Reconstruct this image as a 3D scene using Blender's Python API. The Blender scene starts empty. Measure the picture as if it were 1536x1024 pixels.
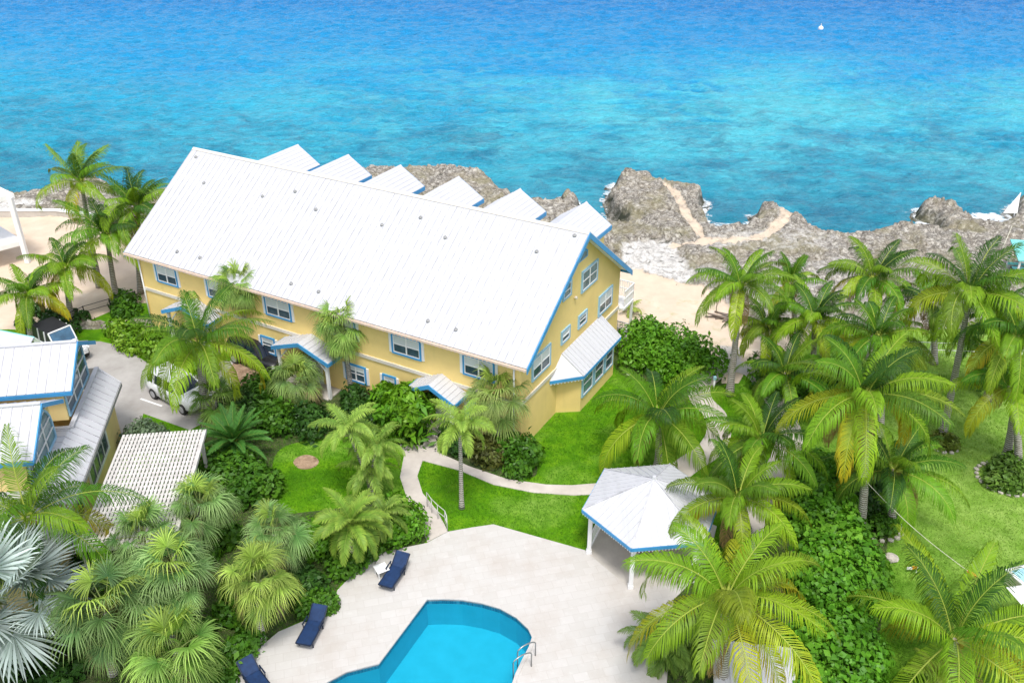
import bpy, bmesh, math, random
import numpy as np
from mathutils import Vector, Matrix
R = math.radians
SC = bpy.context.scene
COL = SC.collection

# ------------------------------------------------------------------ camera, sky, sun, exposure
FPX, PITCH, CAMH = 1406.9, R(29.69), 29.31
cd = bpy.data.cameras.new('camera'); cam = bpy.data.objects.new('camera', cd); COL.objects.link(cam)
cd.sensor_width = 36; cd.lens = FPX / 1536 * 36; cd.clip_end = 8000; cd.clip_start = .5
cam.location = (0, 0, CAMH); cam.rotation_euler = (math.pi / 2 - PITCH, 0, 0)
SC.camera = cam
SUN_EL, SUN_AZ = R(66), R(172)          # azimuth clockwise from +Y: from behind-left of the camera
w = bpy.data.worlds.new('World'); SC.world = w; w.use_nodes = True
nt = w.node_tree; bg = nt.nodes['Background']
sky = nt.nodes.new('ShaderNodeTexSky'); sky.sky_type = 'NISHITA'; sky.sun_disc = False
sky.sun_elevation = SUN_EL; sky.sun_rotation = SUN_AZ; sky.dust_density = 2.5; sky.ozone_density = .6; sky.air_density = 1.0
hs = nt.nodes.new('ShaderNodeHueSaturation'); hs.inputs['Saturation'].default_value = .5
nt.links.new(sky.outputs[0], hs.inputs['Color']); nt.links.new(hs.outputs[0], bg.inputs[0]); bg.inputs[1].default_value = .15
sl = bpy.data.lights.new('sun', 'SUN'); sl.energy = 1.6; sl.angle = R(12); sl.color = (1, .965, .9)
so = bpy.data.objects.new('sun', sl); COL.objects.link(so)
sd = Vector((math.sin(SUN_AZ) * math.cos(SUN_EL), math.cos(SUN_AZ) * math.cos(SUN_EL), math.sin(SUN_EL)))
so.rotation_euler = sd.to_track_quat('Z', 'Y').to_euler(); so.location = (0, 0, 80)
SC.view_settings.view_transform = 'Standard'; SC.view_settings.look = 'None'
SC.view_settings.exposure = .70; SC.view_settings.gamma = 1
SC.cycles.max_bounces = 6; SC.cycles.transparent_max_bounces = 12

# ------------------------------------------------------------------ survey: a measured point of the ground (or height z)
_c, _s = math.cos(PITCH), math.sin(PITCH)
def ray(u, v):
    a = (u - 768) / FPX; b = (512 - v) / FPX
    return np.array([a, _c + b * _s, -_s + b * _c])
def P(u, v, z=0.):
    d = ray(u, v); t = (z - CAMH) / d[2]
    return np.array([d[0] * t, d[1] * t, z])
def PY(u, v, y):
    d = ray(u, v); t = y / d[1]
    return np.array([d[0] * t, y, CAMH + d[2] * t])
rng = np.random.default_rng(7); random.seed(7)

# ------------------------------------------------------------------ materials
def new_mat(name):
    m = bpy.data.materials.new(name); m.use_nodes = True
    n = m.node_tree; return m, n, n.nodes['Principled BSDF']
def node(n, typ, **kw):
    x = n.nodes.new(typ)
    for k, v in kw.items():
        if k.startswith('i_'): x.inputs[k[2:].replace('_', ' ')].default_value = v
        else: setattr(x, k, v)
    return x
def ramp(n, fac, stops, interp='LINEAR'):
    r = n.nodes.new('ShaderNodeValToRGB'); r.color_ramp.interpolation = interp
    e = r.color_ramp.elements
    while len(e) < len(stops): e.new(.5)
    for el, (p, c) in zip(e, stops):
        el.position = p; el.color = (*c, 1) if len(c) == 3 else c
    n.links.new(fac, r.inputs[0]); return r.outputs[0]
def noise(n, vec, scale, detail=4, rough=.55, dist=0.):
    x = node(n, 'ShaderNodeTexNoise', i_Scale=scale, i_Detail=detail, i_Roughness=rough, i_Distortion=dist)
    if vec is not None: n.links.new(vec, x.inputs['Vector'])
    return x.outputs['Fac']
def mixc(n, fac, a, b, mode='MIX'):
    x = n.nodes.new('ShaderNodeMix'); x.data_type = 'RGBA'; x.blend_type = mode
    for s, v in ((x.inputs[0], fac), (x.inputs[6], a), (x.inputs[7], b)):
        if isinstance(v, (int, float)): s.default_value = v
        elif isinstance(v, tuple): s.default_value = (*v, 1)
        else: n.links.new(v, s)
    return x.outputs[2]
def math_(n, op, a, b=None, c=None):
    x = n.nodes.new('ShaderNodeMath'); x.operation = op
    for i, v in enumerate((a, b, c)):
        if v is None: continue
        if isinstance(v, (int, float)): x.inputs[i].default_value = v
        else: n.links.new(v, x.inputs[i])
    return x.outputs[0]
def objco(n, scale=None, rot=None):
    t = n.nodes.new('ShaderNodeTexCoord').outputs['Object']
    if scale or rot:
        mp = n.nodes.new('ShaderNodeMapping'); n.links.new(t, mp.inputs[0])
        if scale: mp.inputs['Scale'].default_value = scale
        if rot: mp.inputs['Rotation'].default_value = rot
        return mp.outputs[0]
    return t
def worldco(n, scale=None, rot=None):
    t = n.nodes.new('ShaderNodeNewGeometry').outputs['Position']
    if scale or rot:
        mp = n.nodes.new('ShaderNodeMapping'); n.links.new(t, mp.inputs[0])
        if scale: mp.inputs['Scale'].default_value = scale
        if rot: mp.inputs['Rotation'].default_value = rot
        return mp.outputs[0]
    return t
def bump(n, b, h, strength, dist):
    x = node(n, 'ShaderNodeBump', i_Strength=strength, i_Distance=dist)
    n.links.new(h, x.inputs['Height']); n.links.new(x.outputs[0], b.inputs['Normal'])

def plain(name, col, rough=.5, var=.08, nscale=1.5, metal=0., spec=.4, bumpd=0.):
    m, n, b = new_mat(name)
    v = worldco(n)
    f = noise(n, v, nscale, 5)
    lo = tuple(c * (1 - var) for c in col); hi = tuple(min(1, c * (1 + var)) for c in col)
    n.links.new(ramp(n, f, [(.3, lo), (.7, hi)]), b.inputs['Base Color'])
    b.inputs['Roughness'].default_value = rough; b.inputs['Metallic'].default_value = metal
    b.inputs['Specular IOR Level'].default_value = spec
    if bumpd: bump(n, b, noise(n, v, nscale * 14, 4), .6, bumpd)
    return m
def metal_roof(name, col, axis_scale):
    m, n, b = new_mat(name)
    v = objco(n)
    f = noise(n, objco(n, axis_scale), 1., 5, .6)
    f2 = noise(n, v, .45, 4)
    c = ramp(n, f, [(.28, tuple(x * .86 for x in col)), (.5, col), (1, tuple(min(1, x * 1.05) for x in col))])
    n.links.new(mixc(n, .5, c, ramp(n, f2, [(.3, tuple(x * .9 for x in col)), (.65, col)])), b.inputs['Base Color'])
    b.inputs['Roughness'].default_value = .45; b.inputs['Specular IOR Level'].default_value = .35
    return m
def stucco(name, col):
    m, n, b = new_mat(name)
    v = worldco(n)
    f = noise(n, v, .8, 6, .6)
    g = noise(n, worldco(n, (1.2, 1.2, .16)), 2.2, 4)
    c = ramp(n, f, [(.3, tuple(x * .92 for x in col)), (.7, tuple(min(1, x * 1.05) for x in col))])
    n.links.new(mixc(n, ramp(n, g, [(.62, (0, 0, 0)), (.85, (.35, .35, .35))]), c, tuple(x * .7 for x in col)), b.inputs['Base Color'])
    b.inputs['Roughness'].default_value = .85; b.inputs['Specular IOR Level'].default_value = .2
    bump(n, b, noise(n, v, 30, 3), .3, .01)
    return m
M = {}
M['roof'] = metal_roof('white_metal_roof', (.57, .575, .605), (3.2, .18, .3))
M['roof_side'] = metal_roof('white_metal_roof_side', (.57, .575, .605), (.18, 3.2, .3))
M['seam'] = plain('shaded_roof_seam', (.50, .50, .53), .5, .25, 2.)  # greyer than the sheets: shadow lines of the ribs painted into the colour
M['yellow'] = stucco('yellow_stucco', (.88, .66, .26))
M['yellow_pale'] = stucco('pale_yellow_stucco', (.84, .66, .31))
M['blue'] = plain('blue_trim_paint', (.06, .30, .60), .45, .12)
M['paleblue'] = plain('pale_blue_paint', (.30, .52, .70), .5, .1)
M['white'] = plain('white_paint', (.82, .82, .82), .5, .05)
M['cream'] = plain('cream_trim', (.68, .63, .56), .6, .06)
M['soffit'] = plain('pinkish_soffit', (.72, .55, .45), .7, .12)
M['blind'] = plain('window_blind', (.62, .66, .66), .7, .08)
M['grey'] = plain('grey_metal', (.33, .33, .33), .5, .1)
M['black'] = plain('black_plastic', (.02, .02, .025), .5, .2)
M['rubber'] = plain('tyre_rubber', (.03, .03, .03), .8, .2)
M['rim'] = plain('alloy_rim', (.45, .46, .48), .35, .1, metal=.7)
M['chrome'] = plain('stainless_steel', (.35, .37, .38), .3, .1, metal=.8)
M['navy'] = plain('navy_sling_fabric', (.009, .033, .105), .7, .25, 6.)
M['navyframe'] = plain('dark_navy_frame', (.01, .02, .05), .45, .2)
M['carwhite'] = plain('white_car_paint', (.80, .81, .83), .25, .02, spec=.6)
M['carblack'] = plain('black_car_paint', (.015, .016, .02), .25, .1, spec=.6)
M['lampred'] = plain('red_lens', (.4, .02, .02), .3)
M['headlamp'] = plain('clear_lens', (.7, .72, .75), .2)
M['orange'] = plain('orange_cover', (.85, .30, .02), .6, .15)
M['rope'] = plain('rope', (.62, .60, .48), .8, .1)
M['teal'] = plain('teal_paint', (.20, .62, .60), .55, .15)
M['skyblue'] = plain('pale_blue_cover', (.35, .62, .72), .5, .1)
M['concrete'] = plain('concrete', (.50, .47, .43), .85, .15, 1.2, bumpd=.01)
M['stone'] = plain('pale_stone', (.5, .46, .4), .9, .3, 3., bumpd=.03)
M['driftwood'] = plain('weathered_wood', (.22, .18, .15), .9, .3, 3.)
M['coconut'] = plain('coconut_husk', (.42, .22, .03), .7, .3, 5.)
M['lattice'] = plain('weathered_white_timber', (.60, .575, .55), .8, .18, 2.2)
def mk_glass(name, col, rough=.08):
    m, n, b = new_mat(name)
    f = noise(n, worldco(n), 1.6, 3)
    n.links.new(ramp(n, f, [(.3, tuple(c * .6 for c in col)), (.7, tuple(c * 1.3 for c in col))]), b.inputs['Base Color'])
    b.inputs['Roughness'].default_value = rough; b.inputs['Specular IOR Level'].default_value = .7
    return m
M['glass'] = mk_glass('window_glass', (.05, .09, .12))
M['glass_teal'] = mk_glass('teal_window_glass', (.10, .20, .22))
M['glass_car'] = mk_glass('car_glass', (.012, .02, .04), .05)
M['glass_wind'] = mk_glass('windscreen', (.05, .13, .22), .05)

def mk_lawn():
    m, n, b = new_mat('lawn')
    v = worldco(n)
    big = noise(n, v, .22, 4, .55); mid = noise(n, v, 1.1, 5, .65); fine = noise(n, worldco(n, (1, 1.6, 1)), 9., 4, .7)
    green = ramp(n, mid, [(.28, (.062, .20, .005)), (.5, (.105, .28, .006)), (.72, (.18, .37, .012))])
    dry = ramp(n, mid, [(.3, (.18, .35, .035)), (.7, (.36, .52, .13))])
    sx = n.nodes.new('ShaderNodeSeparateXYZ'); n.links.new(v, sx.inputs[0])
    east = node(n, 'ShaderNodeMapRange'); n.links.new(sx.outputs[0], east.inputs[0])
    east.inputs[1].default_value = 13; east.inputs[2].default_value = 21
    far = math_(n, 'MULTIPLY', east.outputs[0], .85)
    patch = ramp(n, big, [(.52, (0, 0, 0)), (.75, (.8, .8, .8))])
    fac = math_(n, 'MAXIMUM', far, patch)
    c = mixc(n, fac, green, dry)
    c = mixc(n, ramp(n, big, [(.30, (.7, .7, .7)), (.46, (0, 0, 0))]), c, (.045, .15, .004))
    c = mixc(n, .55, c, mixc(n, 1., c, ramp(n, fine, [(.25, (.35, .42, .3)), (.5, (1, 1, 1)), (.75, (1.5, 1.4, 1.2))]), 'MULTIPLY'))
    n.links.new(c, b.inputs['Base Color']); b.inputs['Roughness'].default_value = .9; b.inputs['Specular IOR Level'].default_value = .1
    bump(n, b, noise(n, v, 14., 4, .8), .9, .08)
    return m
M['lawn'] = mk_lawn()
def mk_soil():
    m, n, b = new_mat('planting_soil')
    v = worldco(n)
    c = ramp(n, noise(n, v, 3., 6, .7), [(.3, (.03, .03, .015)), (.48, (.05, .09, .015)), (.6, (.10, .11, .04)), (.72, (.05, .12, .012))])
    n.links.new(c, b.inputs['Base Color']); b.inputs['Roughness'].default_value = .95
    bump(n, b, noise(n, v, 7., 5, .7), 1., .12); return m
M['soil'] = mk_soil()
def mk_dirt():
    m, n, b = new_mat('bare_dirt')
    v = worldco(n)
    c = ramp(n, noise(n, v, 2., 6, .7), [(.3, (.16, .09, .05)), (.55, (.42, .29, .19)), (.75, (.55, .42, .30))])
    n.links.new(c, b.inputs['Base Color']); b.inputs['Roughness'].default_value = .95
    bump(n, b, noise(n, v, 6., 5, .7), 1., .1); return m
M['dirt'] = mk_dirt()
def mk_paver():
    m, n, b = new_mat('stone_pavers')
    v = worldco(n, None, (0, 0, R(-14)))
    br = node(n, 'ShaderNodeTexBrick', i_Scale=1., offset=.5, i_Mortar_Size=.012, i_Bias=0., i_Brick_Width=.62, i_Row_Height=.42)
    br.inputs['Color1'].default_value = (.52, .50, .475, 1); br.inputs['Color2'].default_value = (.56, .54, .52, 1)
    br.inputs['Mortar'].default_value = (.495, .47, .445, 1)
    n.links.new(v, br.inputs['Vector'])
    st = noise(n, worldco(n), .5, 6, .65)
    c = mixc(n, ramp(n, st, [(.45, (0, 0, 0)), (.75, (.55, .55, .55))]), br.outputs['Color'], (.43, .37, .32))
    sp = noise(n, worldco(n), 3.5, 5, .7)
    c = mixc(n, ramp(n, sp, [(.55, (0, 0, 0)), (.8, (.4, .4, .4))]), c, (.68, .67, .65))
    n.links.new(c, b.inputs['Base Color']); b.inputs['Roughness'].default_value = .8; b.inputs['Specular IOR Level'].default_value = .25
    bump(n, b, br.outputs['Fac'], -.12, .01); return m
M['paver'] = mk_paver()
def mk_path():
    m, n, b = new_mat('concrete_path')
    v = worldco(n)
    c = ramp(n, noise(n, v, .9, 6, .65), [(.3, (.47, .42, .38)), (.65, (.60, .55, .50))])
    c = mixc(n, ramp(n, noise(n, v, 8, 3, .8), [(.62, (0, 0, 0)), (.8, (.3, .3, .3))]), c, (.42, .36, .31))
    n.links.new(c, b.inputs['Base Color']); b.inputs['Roughness'].default_value = .85; b.inputs['Specular IOR Level'].default_value = .2
    return m
M['path'] = mk_path()
def mk_asphalt():
    m, n, b = new_mat('worn_asphalt')
    v = worldco(n)
    c = ramp(n, noise(n, v, .45, 6, .65), [(.3, (.30, .28, .26)), (.6, (.42, .40, .38)), (.8, (.50, .46, .42))])
    c = mixc(n, ramp(n, noise(n, v, 5, 5, .8), [(.6, (0, 0, 0)), (.85, (.5, .5, .5))]), c, (.22, .21, .2))
    n.links.new(c, b.inputs['Base Color']); b.inputs['Roughness'].default_value = .9
    return m
M['asphalt'] = mk_asphalt()
def mk_terrain():
    m, n, b = new_mat('ironshore_and_sand')
    v = worldco(n)
    at = node(n, 'ShaderNodeAttribute', attribute_name='sand').outputs['Color']
    sx = n.nodes.new('ShaderNodeSeparateColor'); n.links.new(at, sx.inputs[0])
    a = noise(n, v, .5, 8, .7, .6); a2 = noise(n, v, 3.4, 8, .82)
    rock = ramp(n, a2, [(.38, (.085, .075, .062)), (.45, (.30, .275, .235)), (.53, (.50, .47, .415)), (.62, (.72, .69, .63))])
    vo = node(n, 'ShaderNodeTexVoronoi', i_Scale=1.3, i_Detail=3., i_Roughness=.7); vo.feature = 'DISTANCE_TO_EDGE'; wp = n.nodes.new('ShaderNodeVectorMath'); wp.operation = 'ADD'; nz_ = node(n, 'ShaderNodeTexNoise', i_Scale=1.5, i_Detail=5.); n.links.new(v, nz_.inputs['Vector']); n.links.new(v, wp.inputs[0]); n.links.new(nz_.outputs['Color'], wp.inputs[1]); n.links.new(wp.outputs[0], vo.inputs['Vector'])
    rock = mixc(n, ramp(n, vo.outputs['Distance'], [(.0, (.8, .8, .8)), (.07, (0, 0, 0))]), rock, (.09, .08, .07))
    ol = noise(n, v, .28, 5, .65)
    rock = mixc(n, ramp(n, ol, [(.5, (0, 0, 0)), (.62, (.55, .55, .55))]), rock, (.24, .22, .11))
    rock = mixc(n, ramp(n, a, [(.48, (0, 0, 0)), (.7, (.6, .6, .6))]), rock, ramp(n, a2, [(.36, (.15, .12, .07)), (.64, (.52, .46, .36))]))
    sand = ramp(n, noise(n, v, .7, 6, .6), [(.3, (.58, .46, .35)), (.6, (.66, .54, .42)), (.8, (.72, .63, .53))])
    sand = mixc(n, ramp(n, noise(n, v, 4., 4, .8), [(.6, (0, 0, 0)), (.8, (.35, .35, .35))]), sand, (.50, .36, .26))
    white = ramp(n, noise(n, v, 2.4, 8, .78), [(.36, (.26, .25, .23)), (.5, (.58, .56, .53)), (.62, (.78, .76, .73))])
    tn = math_(n, 'ADD', math_(n, 'MULTIPLY', math_(n, 'SUBTRACT', noise(n, v, .9, 6, .7), .5), .9), 0.)
    def msk(ch):
        return ramp(n, math_(n, 'ADD', ch, tn), [(.38, (0, 0, 0)), (.62, (1, 1, 1))])
    c = mixc(n, msk(sx.outputs[1]), rock, white)
    c = mixc(n, msk(sx.outputs[0]), c, sand)
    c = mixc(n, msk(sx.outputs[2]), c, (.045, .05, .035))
    n.links.new(c, b.inputs['Base Color']); b.inputs['Roughness'].default_value = .92; b.inputs['Specular IOR Level'].default_value = .15
    rk = math_(n, 'SUBTRACT', 1., math_(n, 'MINIMUM', sx.outputs[0], .93))
    bump(n, b, math_(n, 'MULTIPLY', math_(n, 'ADD', noise(n, v, 2.6, 8, .8), math_(n, 'MINIMUM', vo.outputs['Distance'], .15)), rk), .8, .16); return m
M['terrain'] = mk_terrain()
def mk_sand():
    m, n, b = new_mat('beach_sand'); v = worldco(n)
    c = ramp(n, noise(n, v, .7, 6, .6), [(.3, (.58, .46, .35)), (.6, (.66, .54, .42)), (.8, (.72, .63, .53))])
    n.links.new(mixc(n, ramp(n, noise(n, v, 1.1, 5, .7), [(.52, (0, 0, 0)), (.72, (.6, .6, .6))]), c, (.30, .33, .12)), b.inputs['Base Color']); b.inputs['Roughness'].default_value = .95; return m
M['sand'] = mk_sand()
def mk_sea():
    m, n, b = new_mat('sea_water')
    v = worldco(n); sx = n.nodes.new('ShaderNodeSeparateXYZ'); n.links.new(v, sx.inputs[0])
    X, Y = sx.outputs[0], sx.outputs[1]
    wob = math_(n, 'MULTIPLY', math_(n, 'SUBTRACT', noise(n, worldco(n, (.018, .03, 1)), 1., 4, .6), .5), 34)
    off = math_(n, 'ADD', Y, wob)
    # depth rises offshore; the reef shelf is narrower on the left
    shelf = math_(n, 'ADD', off, math_(n, 'MULTIPLY', X, .10))
    d = node(n, 'ShaderNodeMapRange'); n.links.new(shelf, d.inputs[0]); d.inputs[1].default_value = 66; d.inputs[2].default_value = 206
    base = ramp(n, d.outputs[0], [(0, (.02, .22, .33)), (.16, (.02, .31, .46)), (.32, (.010, .35, .58)), (.46, (.004, .29, .60)), (.62, (.004, .26, .58)), (.8, (.004, .20, .52)), (1, (.003, .135, .44))])
    patch = noise(n, worldco(n, (.05, .06, 1)), 1., 7, .68, .5)
    band = ramp(n, d.outputs[0], [(.02, (0, 0, 0)), (.2, (1, 1, 1)), (.36, (1, 1, 1)), (.55, (0, 0, 0))])
    east = node(n, 'ShaderNodeMapRange'); n.links.new(X, east.inputs[0]); east.inputs[1].default_value = -45; east.inputs[2].default_value = 12
    e2 = math_(n, 'ADD', math_(n, 'MULTIPLY', east.outputs[0], .8), .2)
    sandf = math_(n, 'MULTIPLY', math_(n, 'MULTIPLY', ramp(n, patch, [(.40, (0, 0, 0)), (.58, (1, 1, 1))]), band), e2)
    c = mixc(n, math_(n, 'MULTIPLY', sandf, .9), base, (.09, .53, .64))
    reef = noise(n, worldco(n, (.17, .20, 1)), 1., 7, .72, .6)
    near = ramp(n, d.outputs[0], [(.0, (1, 1, 1)), (.25, (.75, .75, .75)), (.42, (0, 0, 0))])
    rf = math_(n, 'MULTIPLY', ramp(n, reef, [(.46, (0, 0, 0)), (.62, (.65, .65, .65))]), near)
    c = mixc(n, rf, c, (.012, .13, .24))
    chop = noise(n, worldco(n, (.55, .8, 1)), 1.0, 6, .7, .3)
    chop2 = noise(n, worldco(n, (1.6, 2.2, 1), (0, 0, R(12))), 1.1, 4, .6)
    h = math_(n, 'ADD', chop, math_(n, 'MULTIPLY', chop2, .45))
    n.links.new(c, b.inputs['Base Color']); b.inputs['Roughness'].default_value = .22; b.inputs['IOR'].default_value = 1.33
    b.inputs['Specular IOR Level'].default_value = .5
    bump(n, b, h, 1., .9); return m
M['sea'] = mk_sea()
def mk_foam():
    m, n, b = new_mat('sea_foam')
    v = worldco(n)
    a = node(n, 'ShaderNodeAttribute', attribute_name='foam').outputs['Fac']
    f = noise(n, v, 1.1, 6, .75, .5)
    al = ramp(n, math_(n, 'ADD', f, math_(n, 'MULTIPLY', math_(n, 'SUBTRACT', a, 1.), .45)), [(.46, (0, 0, 0)), (.62, (.9, .9, .9))])
    b.inputs['Base Color'].default_value = (.8, .85, .88, 1); b.inputs['Roughness'].default_value = .8
    n.links.new(al, b.inputs['Alpha']); return m
M['foam'] = mk_foam()
def mk_pool():
    m, n, b = new_mat('pool_plaster')
    f = noise(n, worldco(n), 1.5, 4)
    n.links.new(ramp(n, f, [(.3, (.008, .42, .54)), (.7, (.018, .47, .60))]), b.inputs['Base Color']); b.inputs['Roughness'].default_value = .6
    M['poolplaster'] = m
    m, n, b = new_mat('pool_tile_band')
    br = node(n, 'ShaderNodeTexBrick', i_Scale=6.); br.inputs['Color1'].default_value = (.015, .13, .22, 1); br.inputs['Color2'].default_value = (.03, .22, .33, 1); br.inputs['Mortar'].default_value = (.1, .3, .4, 1)
    n.links.new(worldco(n), br.inputs['Vector']); n.links.new(br.outputs[0], b.inputs['Base Color']); b.inputs['Roughness'].default_value = .3
    M['pooltile'] = m
    m, n, b = new_mat('pool_water')
    n.nodes.remove(b); out = n.nodes['Material Output']
    tr = node(n, 'ShaderNodeBsdfTransparent'); tr.inputs[0].default_value = (.62, .93, 1, 1)
    gl = node(n, 'ShaderNodeBsdfGlossy', i_Roughness=.05)
    fr = node(n, 'ShaderNodeFresnel', i_IOR=1.33)
    bp = node(n, 'ShaderNodeBump', i_Strength=.3, i_Distance=.05)
    n.links.new(noise(n, worldco(n), 4., 4, .55), bp.inputs['Height'])
    n.links.new(bp.outputs[0], gl.inputs['Normal']); n.links.new(bp.outputs[0], fr.inputs['Normal'])
    mx = n.nodes.new('ShaderNodeMixShader'); n.links.new(fr.outputs[0], mx.inputs[0]); n.links.new(tr.outputs[0], mx.inputs[1]); n.links.new(gl.outputs[0], mx.inputs[2])
    n.links.new(mx.outputs[0], out.inputs[0]); M['poolwater'] = m
mk_pool()
def mk_leaf(name, trans=.2, rough=.5, spec=.22):
    m, n, b = new_mat(name)
    a = node(n, 'ShaderNodeAttribute', attribute_name='leaf').outputs['Color']
    n.links.new(a, b.inputs['Base Color']); b.inputs['Roughness'].default_value = rough; b.inputs['Specular IOR Level'].default_value = spec
    tl = n.nodes.new('ShaderNodeBsdfTranslucent')
    n.links.new(mixc(n, 1., a, (1.5, 1.35, .6), 'MULTIPLY'), tl.inputs[0])
    mx = n.nodes.new('ShaderNodeMixShader'); mx.inputs[0].default_value = trans
    n.links.new(b.outputs[0], mx.inputs[1]); n.links.new(tl.outputs[0], mx.inputs[2])
    n.links.new(mx.outputs[0], n.nodes['Material Output'].inputs[0]); return m
M['leaf'] = mk_leaf('palm_leaf'); M['shrubleaf'] = mk_leaf('shrub_leaf', .2, .45, .25)
def mk_trunk():
    m, n, b = new_mat('palm_bark')
    v = objco(n); wv = node(n, 'ShaderNodeTexWave', bands_direction='Z', i_Scale=2.6, i_Distortion=2.5, i_Detail=3.)
    n.links.new(v, wv.inputs[0])
    c = ramp(n, wv.outputs['Fac'], [(.1, (.20, .17, .14)), (.5, (.42, .39, .35)), (.9, (.54, .52, .48))])
    c = mixc(n, ramp(n, noise(n, v, 2.5, 5, .7), [(.5, (0, 0, 0)), (.7, (.6, .6, .6))]), c, (.20, .17, .12))
    n.links.new(c, b.inputs['Base Color']); b.inputs['Roughness'].default_value = .9
    bump(n, b, wv.outputs['Fac'], .7, .04); return m
M['trunk'] = mk_trunk()
M['stem'] = plain('shrub_stem', (.10, .075, .05), .9, .3, 4.)

# ------------------------------------------------------------------ object helpers
def tag(o, label=None, cat=None, group=None, kind=None):
    if label: o['label'] = label
    if cat: o['category'] = cat
    if group: o['group'] = group
    if kind: o['kind'] = kind
    return o
def empty(name, loc, rz=0.):
    o = bpy.data.objects.new(name, None); COL.objects.link(o)
    o.location = loc; o.rotation_euler = (0, 0, rz); o.empty_display_size = .3
    return o
class MB:
    def __init__(s): s.v = []; s.f = []; s.m = []; s.cur = 0; s.mats = []
    def mat(s, key):
        if key not in s.mats: s.mats.append(key)
        s.cur = s.mats.index(key); return s
    def add(s, vs, fs):
        o = len(s.v); s.v += [tuple(map(float, x)) for x in vs]
        for f in fs: s.f.append(tuple(i + o for i in f)); s.m.append(s.cur)
        return s
    def box(s, a, b):
        (x0, y0, z0), (x1, y1, z1) = a, b
        vs = [(x0, y0, z0), (x1, y0, z0), (x1, y1, z0), (x0, y1, z0), (x0, y0, z1), (x1, y0, z1), (x1, y1, z1), (x0, y1, z1)]
        return s.add(vs, [(0, 3, 2, 1), (4, 5, 6, 7), (0, 1, 5, 4), (1, 2, 6, 5), (2, 3, 7, 6), (3, 0, 4, 7)])
    def obox(s, o, ax, ay, az):     # box from corner o along three vectors
        o, ax, ay, az = map(np.array, (o, ax, ay, az))
        vs = [o, o + ax, o + ax + ay, o + ay, o + az, o + ax + az, o + ax + ay + az, o + ay + az]
        return s.add(vs, [(0, 3, 2, 1), (4, 5, 6, 7), (0, 1, 5, 4), (1, 2, 6, 5), (2, 3, 7, 6), (3, 0, 4, 7)])
    def bar(s, p, q, w, h=None, up=(0, 0, 1)):
        p, q = np.array(p, float), np.array(q, float); d = q - p; L = np.linalg.norm(d); d /= L
        sd = np.cross(d, up); sd = sd / np.linalg.norm(sd) if np.linalg.norm(sd) > 1e-5 else np.array([1., 0, 0]); n = np.cross(sd, d)
        h = h or w
        return s.obox(p - sd * w / 2 - n * h / 2, d * L, sd * w, n * h)
    def tube(s, pts, rad, seg=8, cap=True):
        pts = [np.array(p, float) for p in pts]; n = len(pts)
        if not hasattr(rad, '__len__'): rad = [rad] * n
        vs = []; fs = []
        for i, p in enumerate(pts):
            d = pts[min(i + 1, n - 1)] - pts[max(i - 1, 0)]; d /= np.linalg.norm(d) + 1e-9
            a = np.cross(d, (0, 0, 1)) if abs(d[2]) < .95 else np.cross(d, (1, 0, 0)); a /= np.linalg.norm(a); b = np.cross(d, a)
            for k in range(seg):
                t = 2 * math.pi * k / seg; vs.append(p + (a * math.cos(t) + b * math.sin(t)) * rad[i])
        for i in range(n - 1):
            for k in range(seg):
                k2 = (k + 1) % seg; fs.append((i * seg + k, i * seg + k2, (i + 1) * seg + k2, (i + 1) * seg + k))
        if cap: fs += [tuple(range(seg - 1, -1, -1)), tuple((n - 1) * seg + k for k in range(seg))]
        return s.add(vs, fs)
    def slab(s, poly, th):          # thick polygon: top given (ccw), extruded along -normal by th
        p = [np.array(x, float) for x in poly]; n = np.cross(p[1] - p[0], p[2] - p[0]); n /= np.linalg.norm(n)
        if n[2] < 0: p = p[::-1]; n = -n
        k = len(p); vs = p + [x - n * th for x in p]
        fs = [tuple(range(k)), tuple(range(2 * k - 1, k - 1, -1))] + [(i, i + k, (i + 1) % k + k, (i + 1) % k) for i in range(k)]
        return s.add(vs, fs)
    def prism(s, poly, vec):
        p = [np.array(x, float) for x in poly]; k = len(p); vec = np.array(vec, float)
        vs = p + [x + vec for x in p]
        return s.add(vs, [tuple(range(k - 1, -1, -1)), tuple(range(k, 2 * k))] + [(i, (i + 1) % k, (i + 1) % k + k, i + k) for i in range(k)])
    def build(s, name, mat=None, parent=None, smooth=False, bevel=0.):
        me = bpy.data.meshes.new(name); me.from_pydata(s.v, [], s.f)
        mats = s.mats or [mat]
        for k in mats: me.materials.append(M[k])
        if s.mats: me.polygons.foreach_set('material_index', s.m)
        bm = bmesh.new(); bm.from_mesh(me); bmesh.ops.recalc_face_normals(bm, faces=bm.faces); bm.to_mesh(me); bm.free()
        if smooth: me.polygons.foreach_set('use_smooth', [True] * len(me.polygons))
        o = bpy.data.objects.new(name, me); COL.objects.link(o)
        if parent: o.parent = parent
        if bevel:
            md = o.modifiers.new('bevel', 'BEVEL'); md.width = bevel; md.segments = 2; md.limit_method = 'ANGLE'; md.angle_limit = R(40)
        return o
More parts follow.
